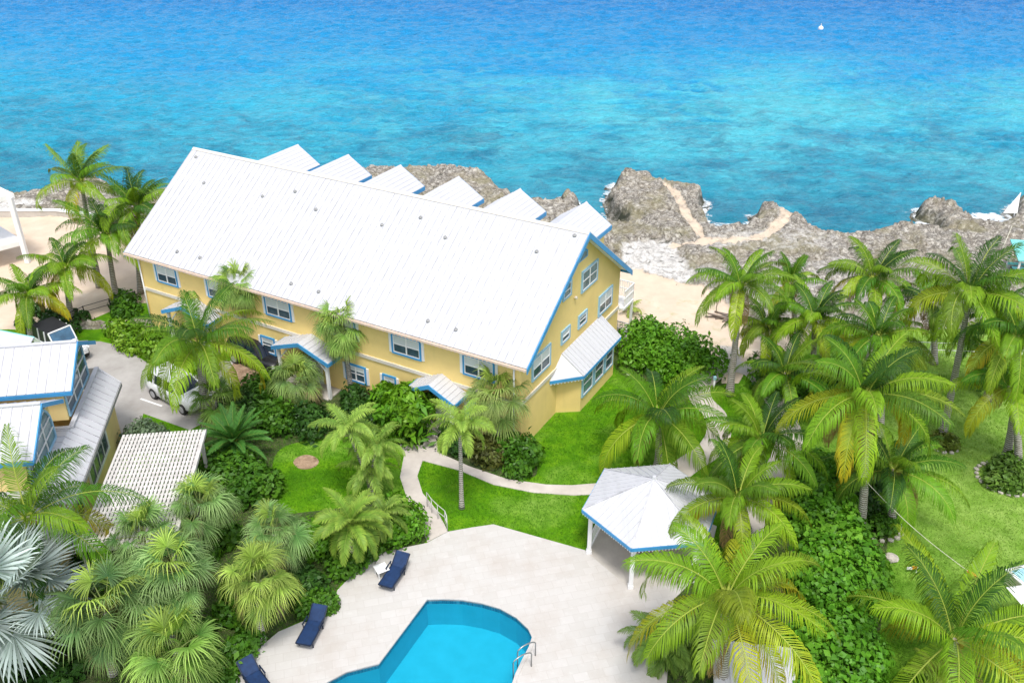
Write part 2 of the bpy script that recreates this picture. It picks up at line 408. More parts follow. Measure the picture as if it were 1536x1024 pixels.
def soup(name, verts, faces, cols, mat, parent, smooth=False):
    me = bpy.data.meshes.new(name)
    verts = np.asarray(verts, np.float32); nv = len(verts)
    lens = np.array([len(f) for f in faces], np.int32) if not isinstance(faces, tuple) else None
    if isinstance(faces, tuple):    # (quads array, tris array)
        q, t = faces; idx = np.concatenate([q.ravel(), t.ravel()]).astype(np.int32)
        lens = np.concatenate([np.full(len(q), 4), np.full(len(t), 3)]).astype(np.int32)
    else: idx = np.concatenate([np.asarray(f) for f in faces]).astype(np.int32)
    me.vertices.add(nv); me.vertices.foreach_set('co', verts.ravel())
    me.loops.add(len(idx)); me.loops.foreach_set('vertex_index', idx)
    me.polygons.add(len(lens)); st = np.concatenate([[0], np.cumsum(lens)[:-1]]).astype(np.int32)
    me.polygons.foreach_set('loop_start', st)
    me.update(calc_edges=True)
    if cols is not None:
        ca = me.color_attributes.new('leaf', 'FLOAT_COLOR', 'POINT')
        c4 = np.ones((nv, 4), np.float32); c4[:, :3] = cols; ca.data.foreach_set('color', c4.ravel())
    me.materials.append(M[mat]); me.validate()
    if smooth: me.polygons.foreach_set('use_smooth', [True] * len(me.polygons))
    o = bpy.data.objects.new(name, me); COL.objects.link(o)
    if parent: o.parent = parent
    return o
def sheet(name, outline, z, mat, holes=(), kind='structure', edge=0., sub=0):
    bm = bmesh.new()
    def loop(pts):
        vs = [bm.verts.new((p[0], p[1], z)) for p in pts]
        return [bm.edges.new((vs[i], vs[(i + 1) % len(vs)])) for i in range(len(vs))]
    ed = loop(outline)
    for h in holes: ed += loop(h)
    bmesh.ops.triangle_fill(bm, use_beauty=True, use_dissolve=False, edges=ed, normal=(0, 0, 1))
    for f in bm.faces:
        if f.normal.z < 0: f.normal_flip()
    if edge:
        be = [e for e in bm.edges if len(e.link_faces) == 1]
        r = bmesh.ops.extrude_edge_only(bm, edges=be)
        for g in r['geom']:
            if isinstance(g, bmesh.types.BMVert): g.co.z -= edge
    me = bpy.data.meshes.new(name); bm.to_mesh(me); bm.free(); me.materials.append(M[mat])
    o = bpy.data.objects.new(name, me); COL.objects.link(o); o['kind'] = kind
    return o
def smooth_poly(pts, n=6, closed=True):   # Catmull-Rom through world points
    p = [np.array(x[:2], float) for x in pts]; out = []; k = len(p)
    rngi = range(k) if closed else range(k - 1)
    for i in rngi:
        g = (lambda j: p[j % k]) if closed else (lambda j: p[min(max(j, 0), k - 1)])
        a, b, c, d = g(i - 1), g(i), g(i + 1), g(i + 2)
        for t in np.linspace(0, 1, n, endpoint=False):
            out.append(.5 * ((2 * b) + (c - a) * t + (2 * a - 5 * b + 4 * c - d) * t * t + (3 * b - a - 3 * c + d) * t ** 3))
    if not closed: out.append(p[-1])
    return out
def strip(center, width):
    c = smooth_poly(center, 8, False); L = []; Rr = []
    for i, p in enumerate(c):
        d = c[min(i + 1, len(c) - 1)] - c[max(i - 1, 0)]; d = d / (np.linalg.norm(d) + 1e-9); n = np.array([-d[1], d[0]])
        L.append(p + n * width / 2); Rr.append(p - n * width / 2)
    return L + Rr[::-1]
def px(pts, z=0.): return [P(u, v, z) for u, v in pts]

# numpy helpers: value noise, signed distance
def vnoise(x, y, seed=0):
    xi = np.floor(x).astype(np.int64); yi = np.floor(y).astype(np.int64); xf = x - xi; yf = y - yi
    def h(a, b):
        k = (a * 374761393 + b * 668265263 + seed * 1442695041) & 0x7fffffff
        k = ((k ^ (k >> 13)) * 1274126177) & 0x7fffffff
        return ((k ^ (k >> 16)) & 0xffff) / 65535.
    u = xf * xf * (3 - 2 * xf); v = yf * yf * (3 - 2 * yf)
    return (h(xi, yi) * (1 - u) + h(xi + 1, yi) * u) * (1 - v) + (h(xi, yi + 1) * (1 - u) + h(xi + 1, yi + 1) * u) * v
def fbm(x, y, o=5, seed=0, ridged=False):
    r = 0; a = .5; t = 0
    for i in range(o):
        n = vnoise(x * 2 ** i + i * 17.3, y * 2 ** i - i * 9.1, seed + i)
        if ridged: n = 1 - abs(2 * n - 1)
        r = r + a * n; t += a; a *= .55
    return r / t
def sdist(X, Y, poly, closed=True):   # signed distance, + inside
    p = np.array([q[:2] for q in poly]); d = np.full(X.shape, 1e9); ins = np.zeros(X.shape, bool)
    k = len(p)
    for i in range(k if closed else k - 1):
        a, b = p[i], p[(i + 1) % k]; e = b - a; L = e @ e + 1e-12
        t = np.clip(((X - a[0]) * e[0] + (Y - a[1]) * e[1]) / L, 0, 1)
        d = np.minimum(d, np.hypot(X - a[0] - e[0] * t, Y - a[1] - e[1] * t))
        if closed and a[1] != b[1]:
            c = ((a[1] > Y) != (b[1] > Y)) & (X < (b[0] - a[0]) * (Y - a[1]) / (b[1] - a[1]) + a[0]); ins ^= c
    return np.where(ins, d, -d) if closed else d
def sstep(a, b, x): t = np.clip((x - a) / (b - a), 0, 1); return t * t * (3 - 2 * t)

# ================================================================== THE SETTING
SEA_Z = -1.2
shore_px = [(-420, 300), (-200, 292), (-60, 284), (0, 277), (30, 281), (55, 279), (66, 268), (85, 262), (120, 258), (150, 262), (175, 275), (215, 278), (300, 262), (420, 248), (500, 250), (540, 244), (562, 240), (600, 246), (618, 243), (640, 238), (668, 239), (695, 244), (718, 246), (736, 254), (745, 266), (770, 285), (790, 296), (812, 294), (838, 290), (842, 276), (855, 272), (868, 280), (876, 292), (872, 302), (890, 322), (925, 327), (944, 318), (930, 305), (914, 290), (913, 270), (922, 255), (940, 248), (958, 249), (978, 254), (992, 262), (1015, 265), (1042, 269), (1058, 277), (1063, 300), (1066, 326), (1090, 331), (1124, 328), (1128, 310), (1134, 295), (1160, 294), (1186, 302), (1206, 316), (1222, 330), (1242, 338), (1275, 340), (1312, 340), (1340, 330), (1375, 327), (1412, 328), (1425, 318), (1395, 308), (1374, 300), (1372, 292), (1402, 287), (1432, 290), (1452, 302), (1472, 322), (1500, 326), (1516, 312), (1522, 294), (1530, 283), (1550, 277), (1600, 280), (1750, 284), (2000, 292)]
shore = [P(u, v, .5)[:2] for u, v in shore_px]
land_poly = shore + [np.array([110., 45.]), np.array([-110., 45.])]
def make_terrain():
    xs = np.arange(-62, 62.1, .18); ys = np.arange(52.9, 91, .17)
    X, Y = np.meshgrid(xs, ys)
    wx = X + (fbm(X * .5, Y * .5, 4, 3) - .5) * 1.6; wy = Y + (fbm(X * .5, Y * .5, 4, 9) - .5) * 1.6
    sd_ = sdist(wx, wy, land_poly)
    rid = fbm(X * .42, Y * .42, 6, 21, True); f = fbm(X * .16, Y * .16, 4, 33); fine = fbm(X * 1.7, Y * 1.7, 4, 55, True)
    def m(pxs, soft=.8): return sstep(-soft, soft, sdist(wx, wy, px(pxs)))
    def pl(pxs, wd): return 1 - sstep(wd * .4, wd * .9, sdist(X, Y, px(pxs), False) - wd * .25)
    sand = np.zeros_like(X)
    beach = m([(925, 400), (960, 408), (1000, 418), (1050, 432), (1075, 445), (1110, 470), (1150, 530), (1250, 545), (1200, 640), (880, 560), (900, 480)], .7)
    left = m([(-300, 322), (60, 322), (140, 335), (200, 380), (240, 480), (-300, 520)], .7)
    trail = np.maximum(pl([(1000, 281), (1018, 300), (1028, 322), (1038, 338), (1050, 355)], .5), pl([(1058, 366), (1095, 364), (1130, 362), (1155, 352), (1172, 336), (1180, 322), (1176, 314)], .62))
    trail = np.maximum(trail, pl([(1010, 372), (1040, 366), (1060, 360)], .45)) * .60
    white = np.maximum(.72 * m([(935, 365), (990, 360), (1015, 372), (1025, 392), (1050, 415), (1030, 425), (985, 415), (925, 402), (930, 385)], .7), .42 * m([(1010, 395), (1120, 385), (1190, 385), (1255, 375), (1290, 395), (1330, 430), (1500, 440), (1500, 520), (1250, 540), (1080, 445)], 1.6))
    white = np.maximum(white, .8 * m([(-20, 306), (30, 302), (62, 300), (66, 310), (0, 316)], .4)); white = np.maximum(white, .45 * m([(1060, 345), (1200, 340), (1300, 360), (1250, 380), (1040, 385)], 1.2))
    inland = sstep(9.5, 15.5, sd_ + (f - .5) * 5)
    sand = np.maximum.reduce([beach, left, trail, inland * .75 * (1 - white)])
    flat = np.maximum.reduce([beach, left, trail * .8, white * .85, inland])
    amp = sstep(0, .9, sd_) * (1 - flat)
    prom = sstep(0, 3, sdist(X, Y, px([(905, 240), (1075, 262), (1070, 335), (1040, 350), (940, 330)], .5)))
    h = sstep(-.15, .55, sd_) * 1.2 - 1.2 + .52 * amp * (.12 + 1.25 * rid ** 2 + .4 * f + .65 * fine - .82 + prom * .15)
    crack = sstep(.80, .93, fbm(X * .55 + 40, Y * .75, 4, 91, True)); pit = sstep(.62, .8, fbm(X * 1.9, Y * 1.9, 3, 93)); spike = fbm(X * 3.1, Y * 3.1, 3, 95, True)
    h = h + amp * (.30 * (spike - .55) - .42 * crack - .30 * pit)
    q_ = .34; hq = (np.floor(h / q_ + .9 * fbm(X * .8, Y * .8, 3, 97)) + .35) * q_; rk_ = sstep(.3, .8, amp); h = h * (1 - .6 * rk_) + hq * .6 * rk_
    h = np.where(sd_ < 0, -1.2 + np.maximum(sd_, -6) * .35 + (rid - .5) * .5 * np.exp(sd_), h)
    h = h + flat * sstep(.6, 3, sd_) * (.05 * f - .03)
    h[0, :] = -.03
    ny, nx = X.shape
    V = np.stack([X, Y, h], -1).reshape(-1, 3)
    ii = np.arange(nx * ny).reshape(ny, nx)
    Q = np.stack([ii[:-1, :-1], ii[:-1, 1:], ii[1:, 1:], ii[1:, :-1]], -1).reshape(-1, 4)
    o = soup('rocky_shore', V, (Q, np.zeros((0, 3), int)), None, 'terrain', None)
    ca = o.data.color_attributes.new('sand', 'FLOAT_COLOR', 'POINT'); c4 = np.ones((nx * ny, 4), np.float32)
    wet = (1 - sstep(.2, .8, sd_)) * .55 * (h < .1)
    c4[:, 0] = sand.ravel(); c4[:, 1] = white.ravel(); c4[:, 2] = np.maximum(wet, .58 * np.maximum(crack * .8, pit) * (amp > .3)).ravel(); ca.data.foreach_set('color', c4.ravel())  # blue channel: wet edge, plus occlusion shade of cracks and pits as colour
    o['kind'] = 'structure'
    # surf: thin lace on the water along the rocks
    fm = np.zeros_like(X); fm = (1 - sstep(.1, 1.9, -sd_)) * (sd_ < .4) * (.88 + .4 * f)
    fm = np.maximum(fm, 1.25 * m([(1425, 300), (1500, 300), (1525, 318), (1480, 324), (1450, 318)], .8)); fm = np.maximum(fm, 1.05 * m([(800, 285), (845, 280), (838, 296), (800, 300)], .5))
    fm = np.maximum(fm, 1.05 * m([(1066, 316), (1126, 318), (1124, 332), (1066, 334)], .6))
    keep = fm.reshape(-1)[Q].max(1) > .5
    Qf = Q[keep]; used, inv = np.unique(Qf, return_inverse=True)
    Vf = V[used].copy(); Vf[:, 2] = SEA_Z + .10
    of = soup('sea_foam', Vf, (inv.reshape(-1, 4), np.zeros((0, 3), int)), None, 'foam', None)
    fa = of.data.attributes.new('foam', 'FLOAT', 'POINT'); fa.data.foreach_set('value', np.clip(fm.reshape(-1)[used], 0, 1.3).astype(np.float32))
    of['kind'] = 'stuff'
make_terrain()
def make_sea():
    xs = np.concatenate([[-3000, -1200, -500, -250], np.arange(-120, 120.1, .5), [250, 500, 1200, 3000]])
    ys = np.concatenate([np.arange(50, 110, .24), np.arange(110, 200, .38), [215, 260, 350, 600, 1200, 6000]])
    X, Y = np.meshgrid(xs, ys); inn_ = (np.abs(X) < 121) & (Y < 200)
    wxx = X * .94 + Y * .10
    z = (fbm(wxx * .42, Y * .55, 5, 71, True) - .5) * .75 + (fbm(wxx * .10, Y * .15, 3, 77) - .5) * .35
    z = np.where(inn_, z * sstep(0, 4, -sdist(X, Y, land_poly) + 1.2), 0)
    ny, nx = X.shape; V = np.stack([X, Y, SEA_Z - .12 + z], -1).reshape(-1, 3); ii = np.arange(nx * ny).reshape(ny, nx)
    Q = np.stack([ii[:-1, :-1], ii[:-1, 1:], ii[1:, 1:], ii[1:, :-1]], -1).reshape(-1, 4)
    soup('sea', V, (Q, np.zeros((0, 3), int)), None, 'sea', None, True)['kind'] = 'structure'
make_sea()

pool_px = [(640, 900), (665, 899), (693, 900), (722, 905), (750, 913), (775, 927), (793, 944), (799, 957), (794, 972), (783, 993), (774, 1012), (768, 1030), (755, 1065), (720, 1100), (660, 1120), (580, 1110), (520, 1085), (470, 1056), (470, 1040), (490, 1024), (520, 1008), (568, 996)]
pool_w = [P(u, v)[:2] for u, v in pool_px]
sheet('ground', [(-3000, -400), (3000, -400), (3000, 53), (-3000, 53)], 0, 'lawn', [pool_w])
deck_px = [(672, 798), (706, 792), (740, 787), (885, 828), (905, 792), (1010, 760), (1075, 790), (1060, 850), (1010, 900), (1000, 1024), (1040, 1150), (640, 1200), (380, 1150), (320, 1075), (352, 1015), (382, 978), (418, 948), (500, 913), (506, 886), (558, 832), (640, 815)]
sheet('pool_deck', [P(*q)[:2] for q in deck_px], .05, 'paver', [pool_w], edge=.1)
# paths
pathA = [(598, 662), (606, 684), (600, 716), (612, 752), (628, 782), (641, 813), (672, 797), (655, 765), (634, 740), (626, 714), (634, 691), (690, 706), (740, 727), (800, 739), (860, 743), (905, 741), (960, 735), (960, 718), (895, 725), (858, 728), (820, 727), (762, 719), (705, 700), (660, 680), (652, 652), (640, 650), (634, 668), (620, 668)]
PATHS = [([(1000, 722), (1035, 695), (1062, 677), (1078, 650), (1072, 622), (1052, 600), (1050, 580), (1070, 560), (1092, 545), (1096, 520)], 1.3), ([(1085, 545), (1130, 558), (1158, 590), (1176, 625), (1184, 660), (1168, 705), (1140, 745), (1120, 800)], 1.35)]
sheet('path', [P(*q)[:2] for q in pathA], .034, 'path', edge=.06)
sheet('path.001', strip(px(PATHS[0][0]), PATHS[0][1]), .03, 'path', edge=.06)
sheet('path.002', strip(px(PATHS[1][0]), PATHS[1][1]), .026, 'path', edge=.06)
sheet('path.003', px([(362, 590), (400, 575), (405, 540), (360, 530), (340, 560)]), .02, 'dirt')
sheet('driveway', px([(120, 512), (150, 512), (185, 520), (222, 545), (270, 560), (340, 540), (420, 560), (400, 600), (330, 620), (285, 645), (215, 620), (205, 660), (150, 665), (90, 620), (40, 560), (30, 520)]), .012, 'asphalt', edge=.03)
MBk = MB().mat('white')
for a_, b_ in (((211, 598), (243, 609)), ((150, 566), (176, 578))):
    p, q = P(*a_, .0), P(*b_, .0); MBk.bar((p[0], p[1], .0145), (q[0], q[1], .0145), .12, .006)
o = MBk.build('road_marking'); o['kind'] = 'structure'
sheet('sand', px([(880, 460), (940, 448), (1110, 452), (1230, 480), (1200, 520), (1125, 545), (1108, 575), (1082, 575), (1086, 540), (1010, 505), (900, 500)]), .011, 'sand')
sheet('planting_bed', smooth_poly(px([(300, 600), (420, 560), (540, 590), (640, 640), (628, 668), (590, 655), (520, 655), (440, 665), (410, 690), (405, 760), (330, 790), (290, 740), (300, 640)])), .008, 'soil')
sheet('planting_bed.001', smooth_poly(px([(655, 650), (720, 655), (780, 668), (802, 690), (800, 715), (740, 712), (690, 695), (656, 676)])), .010, 'soil')
sheet('planting_bed.002', smooth_poly(px([(380, 780), (440, 770), (520, 760), (600, 745), (628, 790), (635, 815), (556, 832), (506, 882), (495, 912), (416, 948), (350, 1015), (310, 1080), (60, 1090), (-60, 960), (60, 830), (240, 800)])), .006, 'soil')
sheet('planting_bed.003', smooth_poly(px([(1110, 720), (1200, 700), (1320, 760), (1330, 830), (1310, 1000), (1250, 1100), (1010, 1100), (990, 960), (1020, 880), (1090, 800)])), .007, 'soil')
sheet('planting_bed.004', smooth_poly(px([(925, 500), (1000, 500), (1085, 530), (1090, 575), (1010, 575), (930, 560)])), .0065, 'soil')
sheet('dirt_patch', smooth_poly(px([(440, 694), (446, 686), (460, 682), (474, 686), (478, 694), (468, 702), (450, 703)])), .013, 'dirt')
sheet('lawn', smooth_poly(px([(110, 500), (160, 470), (215, 455), (300, 470), (320, 560), (240, 545), (180, 515)])), .03, 'lawn')

# swimming pool: basin, waterline tiles, coping, water
pool = empty('swimming_pool', (float(np.mean([p[0] for p in pool_w])), float(np.mean([p[1] for p in pool_w])), 0))
pl_ = [np.array([p[0] - pool.location.x, p[1] - pool.location.y]) for p in smooth_poly(pool_w, 1)]
def ring(z, f=1.): return [(p[0] * f, p[1] * f, z) for p in pl_]
def band(z0, z1, name, mat, inset=0.):
    k = len(pl_); mb = MB(); mb.add(ring(z0) + ring(z1), [(i, (i + 1) % k, (i + 1) % k + k, i + k) for i in range(k)]); return mb.build(name, mat, pool)
k = len(pl_); mb = MB(); mb.add(ring(-.22) + ring(-1.45), [(i, (i + 1) % k, (i + 1) % k + k, i + k) for i in range(k)] + [tuple(range(k, 2 * k))]); mb.build('basin', 'poolplaster', pool)
band(.05, -.22, 'tile_band', 'pooltile')
mb = MB(); nrm = []
for i in range(k):
    d = pl_[(i + 1) % k] - pl_[i - 1]; d /= np.linalg.norm(d); nn = np.array([d[1], -d[0]])
    if nn @ pl_[i] < 0 and False: nn = -nn
    nrm.append(nn)
area = sum(pl_[i][0] * pl_[(i + 1) % k][1] - pl_[(i + 1) % k][0] * pl_[i][1] for i in range(k))
sg = 1 if area > 0 else -1
outr = [p + n_ * sg * .12 for p, n_ in zip(pl_, nrm)]; inn = [p - n_ * sg * .03 for p, n_ in zip(pl_, nrm)]
vs = [(*p, .085) for p in inn] + [(*p, .085) for p in outr] + [(*p, .03) for p in inn] + [(*p, .03) for p in outr]
fs = []
for i in range(k):
    j = (i + 1) % k; fs += [(i, j, k + j, k + i), (i, 2 * k + i, 2 * k + j, j), (k + i, k + j, 3 * k + j, 3 * k + i)]
mb.add(vs, fs); mb.build('coping', 'paver', pool)
mb = MB(); mb.add(ring(-.07, .999), [tuple(range(k))]); wo = mb.build('water', 'poolwater', pool)
if wo.data.polygons[0].normal.z < 0: wo.data.flip_normals()
tag(pool, 'kidney shaped swimming pool with bright blue water set in the pale deck', 'swimming pool')

# ================================================================== MAIN YELLOW BUILDING  (local x: along the front to the near right corner, y: back, z)
BX = R(-29.32); BO = np.array([.45, 39.89, 0])
LEN, WID, ZE, YR, ZR, WR, ZER, OF, OS = 27.13, 12.25, 5.44, 6.30, 10.12, 12.67, 5.32, .50, .58
BLD = empty('apartment_building', tuple(BO), BX)
tag(BLD, 'long yellow seaside apartment building with huge white metal roof and blue trim', 'building')
def toloc(w):
    d = np.array(w) - BO; cx, sx_ = math.cos(BX), math.sin(BX)
    return np.array([d[0] * cx + d[1] * sx_, -d[0] * sx_ + d[1] * cx, d[2]])
slopeF = (ZR - ZE) / (YR + OF); slopeR = (ZR - ZER) / (WR - YR)
def roofz(y): return ZE + (y + OF) * slopeF if y < YR else ZR - (y - YR) * slopeR
# walls: closed shell under the roof
mb = MB()
prof = [(0, 0), (WID, 0), (WID, roofz(WID) - .14), (YR, ZR - .16), (0, roofz(0) - .14)]
mb.prism([(0, y, z) for y, z in prof], (-LEN, 0, 0)); mb.build('wall', 'yellow', BLD)
# belt course
mb = MB(); z0, z1 = 2.80, 3.0
mb.box((-LEN - .06, -.07, z0), (.07, .0, z1)); mb.box((.0, .0, z0), (.07, WID + .05, z1)); mb.box((-LEN - .06, 0, z0), (-LEN, WID, z1)); mb.build('belt_course', 'cream', BLD)
# roof sheets with standing seams
def seam_roof(mb, corners_fn, x0, x1, step, hgt=.035, wd=.035):
    n = int(round((x1 - x0) / step))
    for i in range(n + 1):
        x = x0 + (x1 - x0) * i / n; a, b = corners_fn(x); a = np.array(a); b = np.array(b)
        nn = np.cross((1, 0, 0), b - a); nn = nn / np.linalg.norm(nn); nn = nn if nn[2] > 0 else -nn
        mb.obox(a - np.array([wd / 2, 0, 0]) + nn * .001, (wd, 0, 0), b - a, nn * hgt)
xl, xr = -LEN - OS, OS
mb = MB().mat('roof'); mb.slab([(xl, -OF, ZE), (xr, -OF, ZE), (xr, YR, ZR), (xl, YR, ZR)], .10)
mb.slab([(xl, YR, ZR), (xr, YR, ZR), (xr, WR, ZER), (xl, WR, ZER)], .10)
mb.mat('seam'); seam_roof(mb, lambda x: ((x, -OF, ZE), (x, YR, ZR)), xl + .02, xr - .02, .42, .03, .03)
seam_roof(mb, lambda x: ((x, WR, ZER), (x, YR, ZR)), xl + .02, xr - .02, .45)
RF = mb.build('roof', 'roof', BLD)
mb = MB()
mb.add([(xl, YR - .16, ZR - .16 * slopeF + .045), (xr, YR - .16, ZR - .16 * slopeF + .045), (xr, YR, ZR + .055), (xl, YR, ZR + .055), (xl, YR + .16, ZR - .16 * slopeR + .045), (xr, YR + .16, ZR - .16 * slopeR + .045)], [(0, 1, 2, 3), (3, 2, 5, 4)])
mb.build('ridge_cap', 'cream', RF)
# vent pipes through the front slope
for u, v in [(294, 236), (394, 295), (306, 275), (443, 288), (474, 315), (573, 338), (631, 327), (668, 357), (437, 426), (478, 438), (642, 482), (684, 495), (805, 378), (862, 354), (266, 378), (300, 387)]:
    d = ray(u, v); o_ = np.array([0, 0, CAMH]); a, b = toloc(o_), toloc(o_ + d)
    dd = b - a; t = (ZE + slopeF * (a[1] + OF) - a[2]) / (dd[2] - slopeF * dd[1]); p = a + dd * t
    mb = MB(); mb.tube([p + np.array([0, 0, -.05]), p + np.array([0, 0, .13])], .05, 8); mb.tube([p + np.array([0, 0, .0]), p + np.array([0, 0, .06])], .11, 10); mb.build('vent_pipe', 'grey', BLD, True)
# bargeboards, soffits, gutter
for sx_, nm in ((xr, 1), (xl, -1)):
    mb = MB(); e = .045 * nm
    for (ya, za), (yb, zb) in (((-OF, ZE), (YR, ZR)), ((YR, ZR), (WR, ZER))):
        mb.prism([(sx_ + .002 * nm, ya, za - .02), (sx_ + .002 * nm, yb, zb - .02), (sx_ + .002 * nm, yb, zb - .34), (sx_ + .002 * nm, ya, za - .34)], (e, 0, 0))
    mb.build('bargeboard', 'blue', BLD)
    mb = MB()
    for (ya, za), (yb, zb) in (((0.02, roofz(.02)), (YR, ZR)), ((YR, ZR), (WID, roofz(WID)))):
        x0_, x1_ = sorted((sx_ - .0 * nm, (0 if nm > 0 else -LEN) + .01 * nm))
        mb.add([(x0_, ya, za - .2), (x1_, ya, za - .2), (x1_, yb, zb - .2), (x0_, yb, zb - .2)], [(0, 1, 2, 3)])
    mb.build('soffit', 'white', BLD)
mb = MB(); mb.box((xl, -OF - .10, ZE - .17), (xr, -OF + .0, ZE - .05)); 
n = 120
for i in range(n):
    x = xl + (xr - xl) * (i + .5) / n; mb.add([(x - .07, -OF - .03, ZE - .17), (x + .07, -OF - .03, ZE - .17), (x, -OF - .03, ZE - .30)], [(0, 1, 2)])
mb.build('gutter', 'soffit', BLD)
mb = MB(); mb.box((xl, WR - .02, ZER - .26), (xr, WR + .05, ZER - .02)); mb.build('fascia', 'blue', BLD)
# downpipe at the left corner
mb = MB(); mb.tube([(-LEN + .06, -.09, 0), (-LEN + .06, -.09, ZE - .3)], .05, 8); mb.build('downpipe', 'white', BLD, True)
mb = MB(); mb.tube([(-.35, -.1, 0), (-.35, -.1, ZE - .3)], .05, 8); mb.build('downpipe', 'white', BLD, True)
def window(parent, o, ux, n, wdt, hgt, cols=2, rows=2, shutters=True, blind=.5, surround='blue', glass='glass', sh_w=.16):
    """frame lying on a wall: o lower-left corner on the wall, ux along, n outwards"""
    o, ux, n = (np.array(x, float) for x in (o, ux, n)); uz = np.array([0, 0, 1.])
    mb = MB(); t = .11; d = .08
    mb.obox(o - ux * t - uz * t, ux * (wdt + 2 * t), n * d, uz * t); mb.obox(o - ux * t + uz * hgt, ux * (wdt + 2 * t), n * d, uz * t)
    mb.obox(o - ux * t, ux * t, n * d, uz * hgt); mb.obox(o + ux * wdt, ux * t, n * d, uz * hgt)
    wn = mb.build('window', surround, parent)
    mb = MB(); mb.obox(o + n * .012, ux * wdt, n * .014, uz * hgt); mb.build('pane', glass, wn)
    if blind: mb = MB(); mb.obox(o + uz * hgt * (1 - blind) + n * .027 + ux * .03, ux * (wdt - .06), n * .012, uz * (hgt * blind - .02)); mb.build('blind', 'blind', wn)
    mb = MB(); q = .045
    for i in range(1, cols): mb.obox(o + ux * (wdt * i / cols - q * .9) + n * .04, ux * q * 1.8, n * .03, uz * hgt)
    for j in range(1, rows): mb.obox(o + uz * (hgt * j / rows - q / 2) + n * .041, ux * wdt, n * .026, uz * q)
    for a in (0, wdt - q): mb.obox(o + ux * a + n * .042, ux * q, n * .03, uz * hgt)
    mb.obox(o + n * .043 + ux * q, ux * (wdt - 2 * q), n * .03, uz * q); mb.obox(o + n * .043 + uz * (hgt - q) + ux * q, ux * (wdt - 2 * q), n * .03, uz * q)
    mb.build('sash', 'white', wn)
    if shutters:
        for a in (-t - sh_w - .01, wdt + t + .01):
            mb = MB(); mb.obox(o + ux * a - uz * .06, ux * sh_w, n * .06, uz * (hgt + .12)); mb.build('shutter', 'white', wn)
    return wn
FN = (0, -1, 0); GX = (1, 0, 0)
for x0_, x1_ in ((-25.6, -24.0), (-21.3, -19.7), (-16.75, -15.0), (-12.1, -10.4), (-7.8, -6.1), (-3.3, -1.6)):
    window(BLD, (x0_, 0, 3.80), GX, FN, x1_ - x0_, 1.05)
for x0_, x1_ in ((-22.9, -21.6), (-17.5, -16.6), (-11.2, -9.95), (-8.6, -7.9), (-3.1, -1.9)):
    window(BLD, (x0_, 0, 1.08), GX, FN, x1_ - x0_, .95, 1 if x1_ - x0_ < 1 else 2, 2, True, .35)
GNx = (1, 0, 0); GY = (0, 1, 0)
for y0, y1, z0, z1, c, r_, b_ in ((6.83, 8.68, 6.33, 7.42, 2, 2, 0), (4.55, 5.35, 6.85, 7.6, 1, 2, 0), (9.3, 11.0, 3.72, 4.82, 2, 2, .5), (6.6, 7.5, 4.2, 4.82, 1, 2, .3), (4.5, 5.35, 4.24, 4.84, 1, 2, .5), (1.2, 3.05, 3.72, 4.84, 2, 2, .55)):
    window(BLD, (0, y0, z0), GY, GNx, y1 - y0, z1 - z0, c, r_, False, b_, 'paleblue', 'glass_teal' if b_ == 0 else 'glass')
# triangular window under the peak
mb = MB(); mb.prism([(0, 5.75, 8.25), (0, 7.35, 8.25), (0, 7.35, 8.62), (0, 6.75, 9.0)], (.06, 0, 0)); tw = mb.build('window', 'blue', BLD)
mb = MB(); mb.prism([(.061, 6.05, 8.34), (.061, 7.2, 8.34), (.061, 7.2, 8.55), (.061, 6.75, 8.82)], (.012, 0, 0)); mb.build('pane', 'glass_teal', tw)
# wall lamps on the gable
mb = MB(); mb.tube([(.04, 5.95, 6.35), (.16, 5.95, 6.35)], .09, 8); mb.build('wall_lamp', 'cream', BLD)
mb = MB(); mb.prism([(.0, 5.95, 6.5), (.0, 6.5, 6.9), (.0, 6.5, 7.7), (.0, 5.95, 7.7)], (.004, 0, 0))
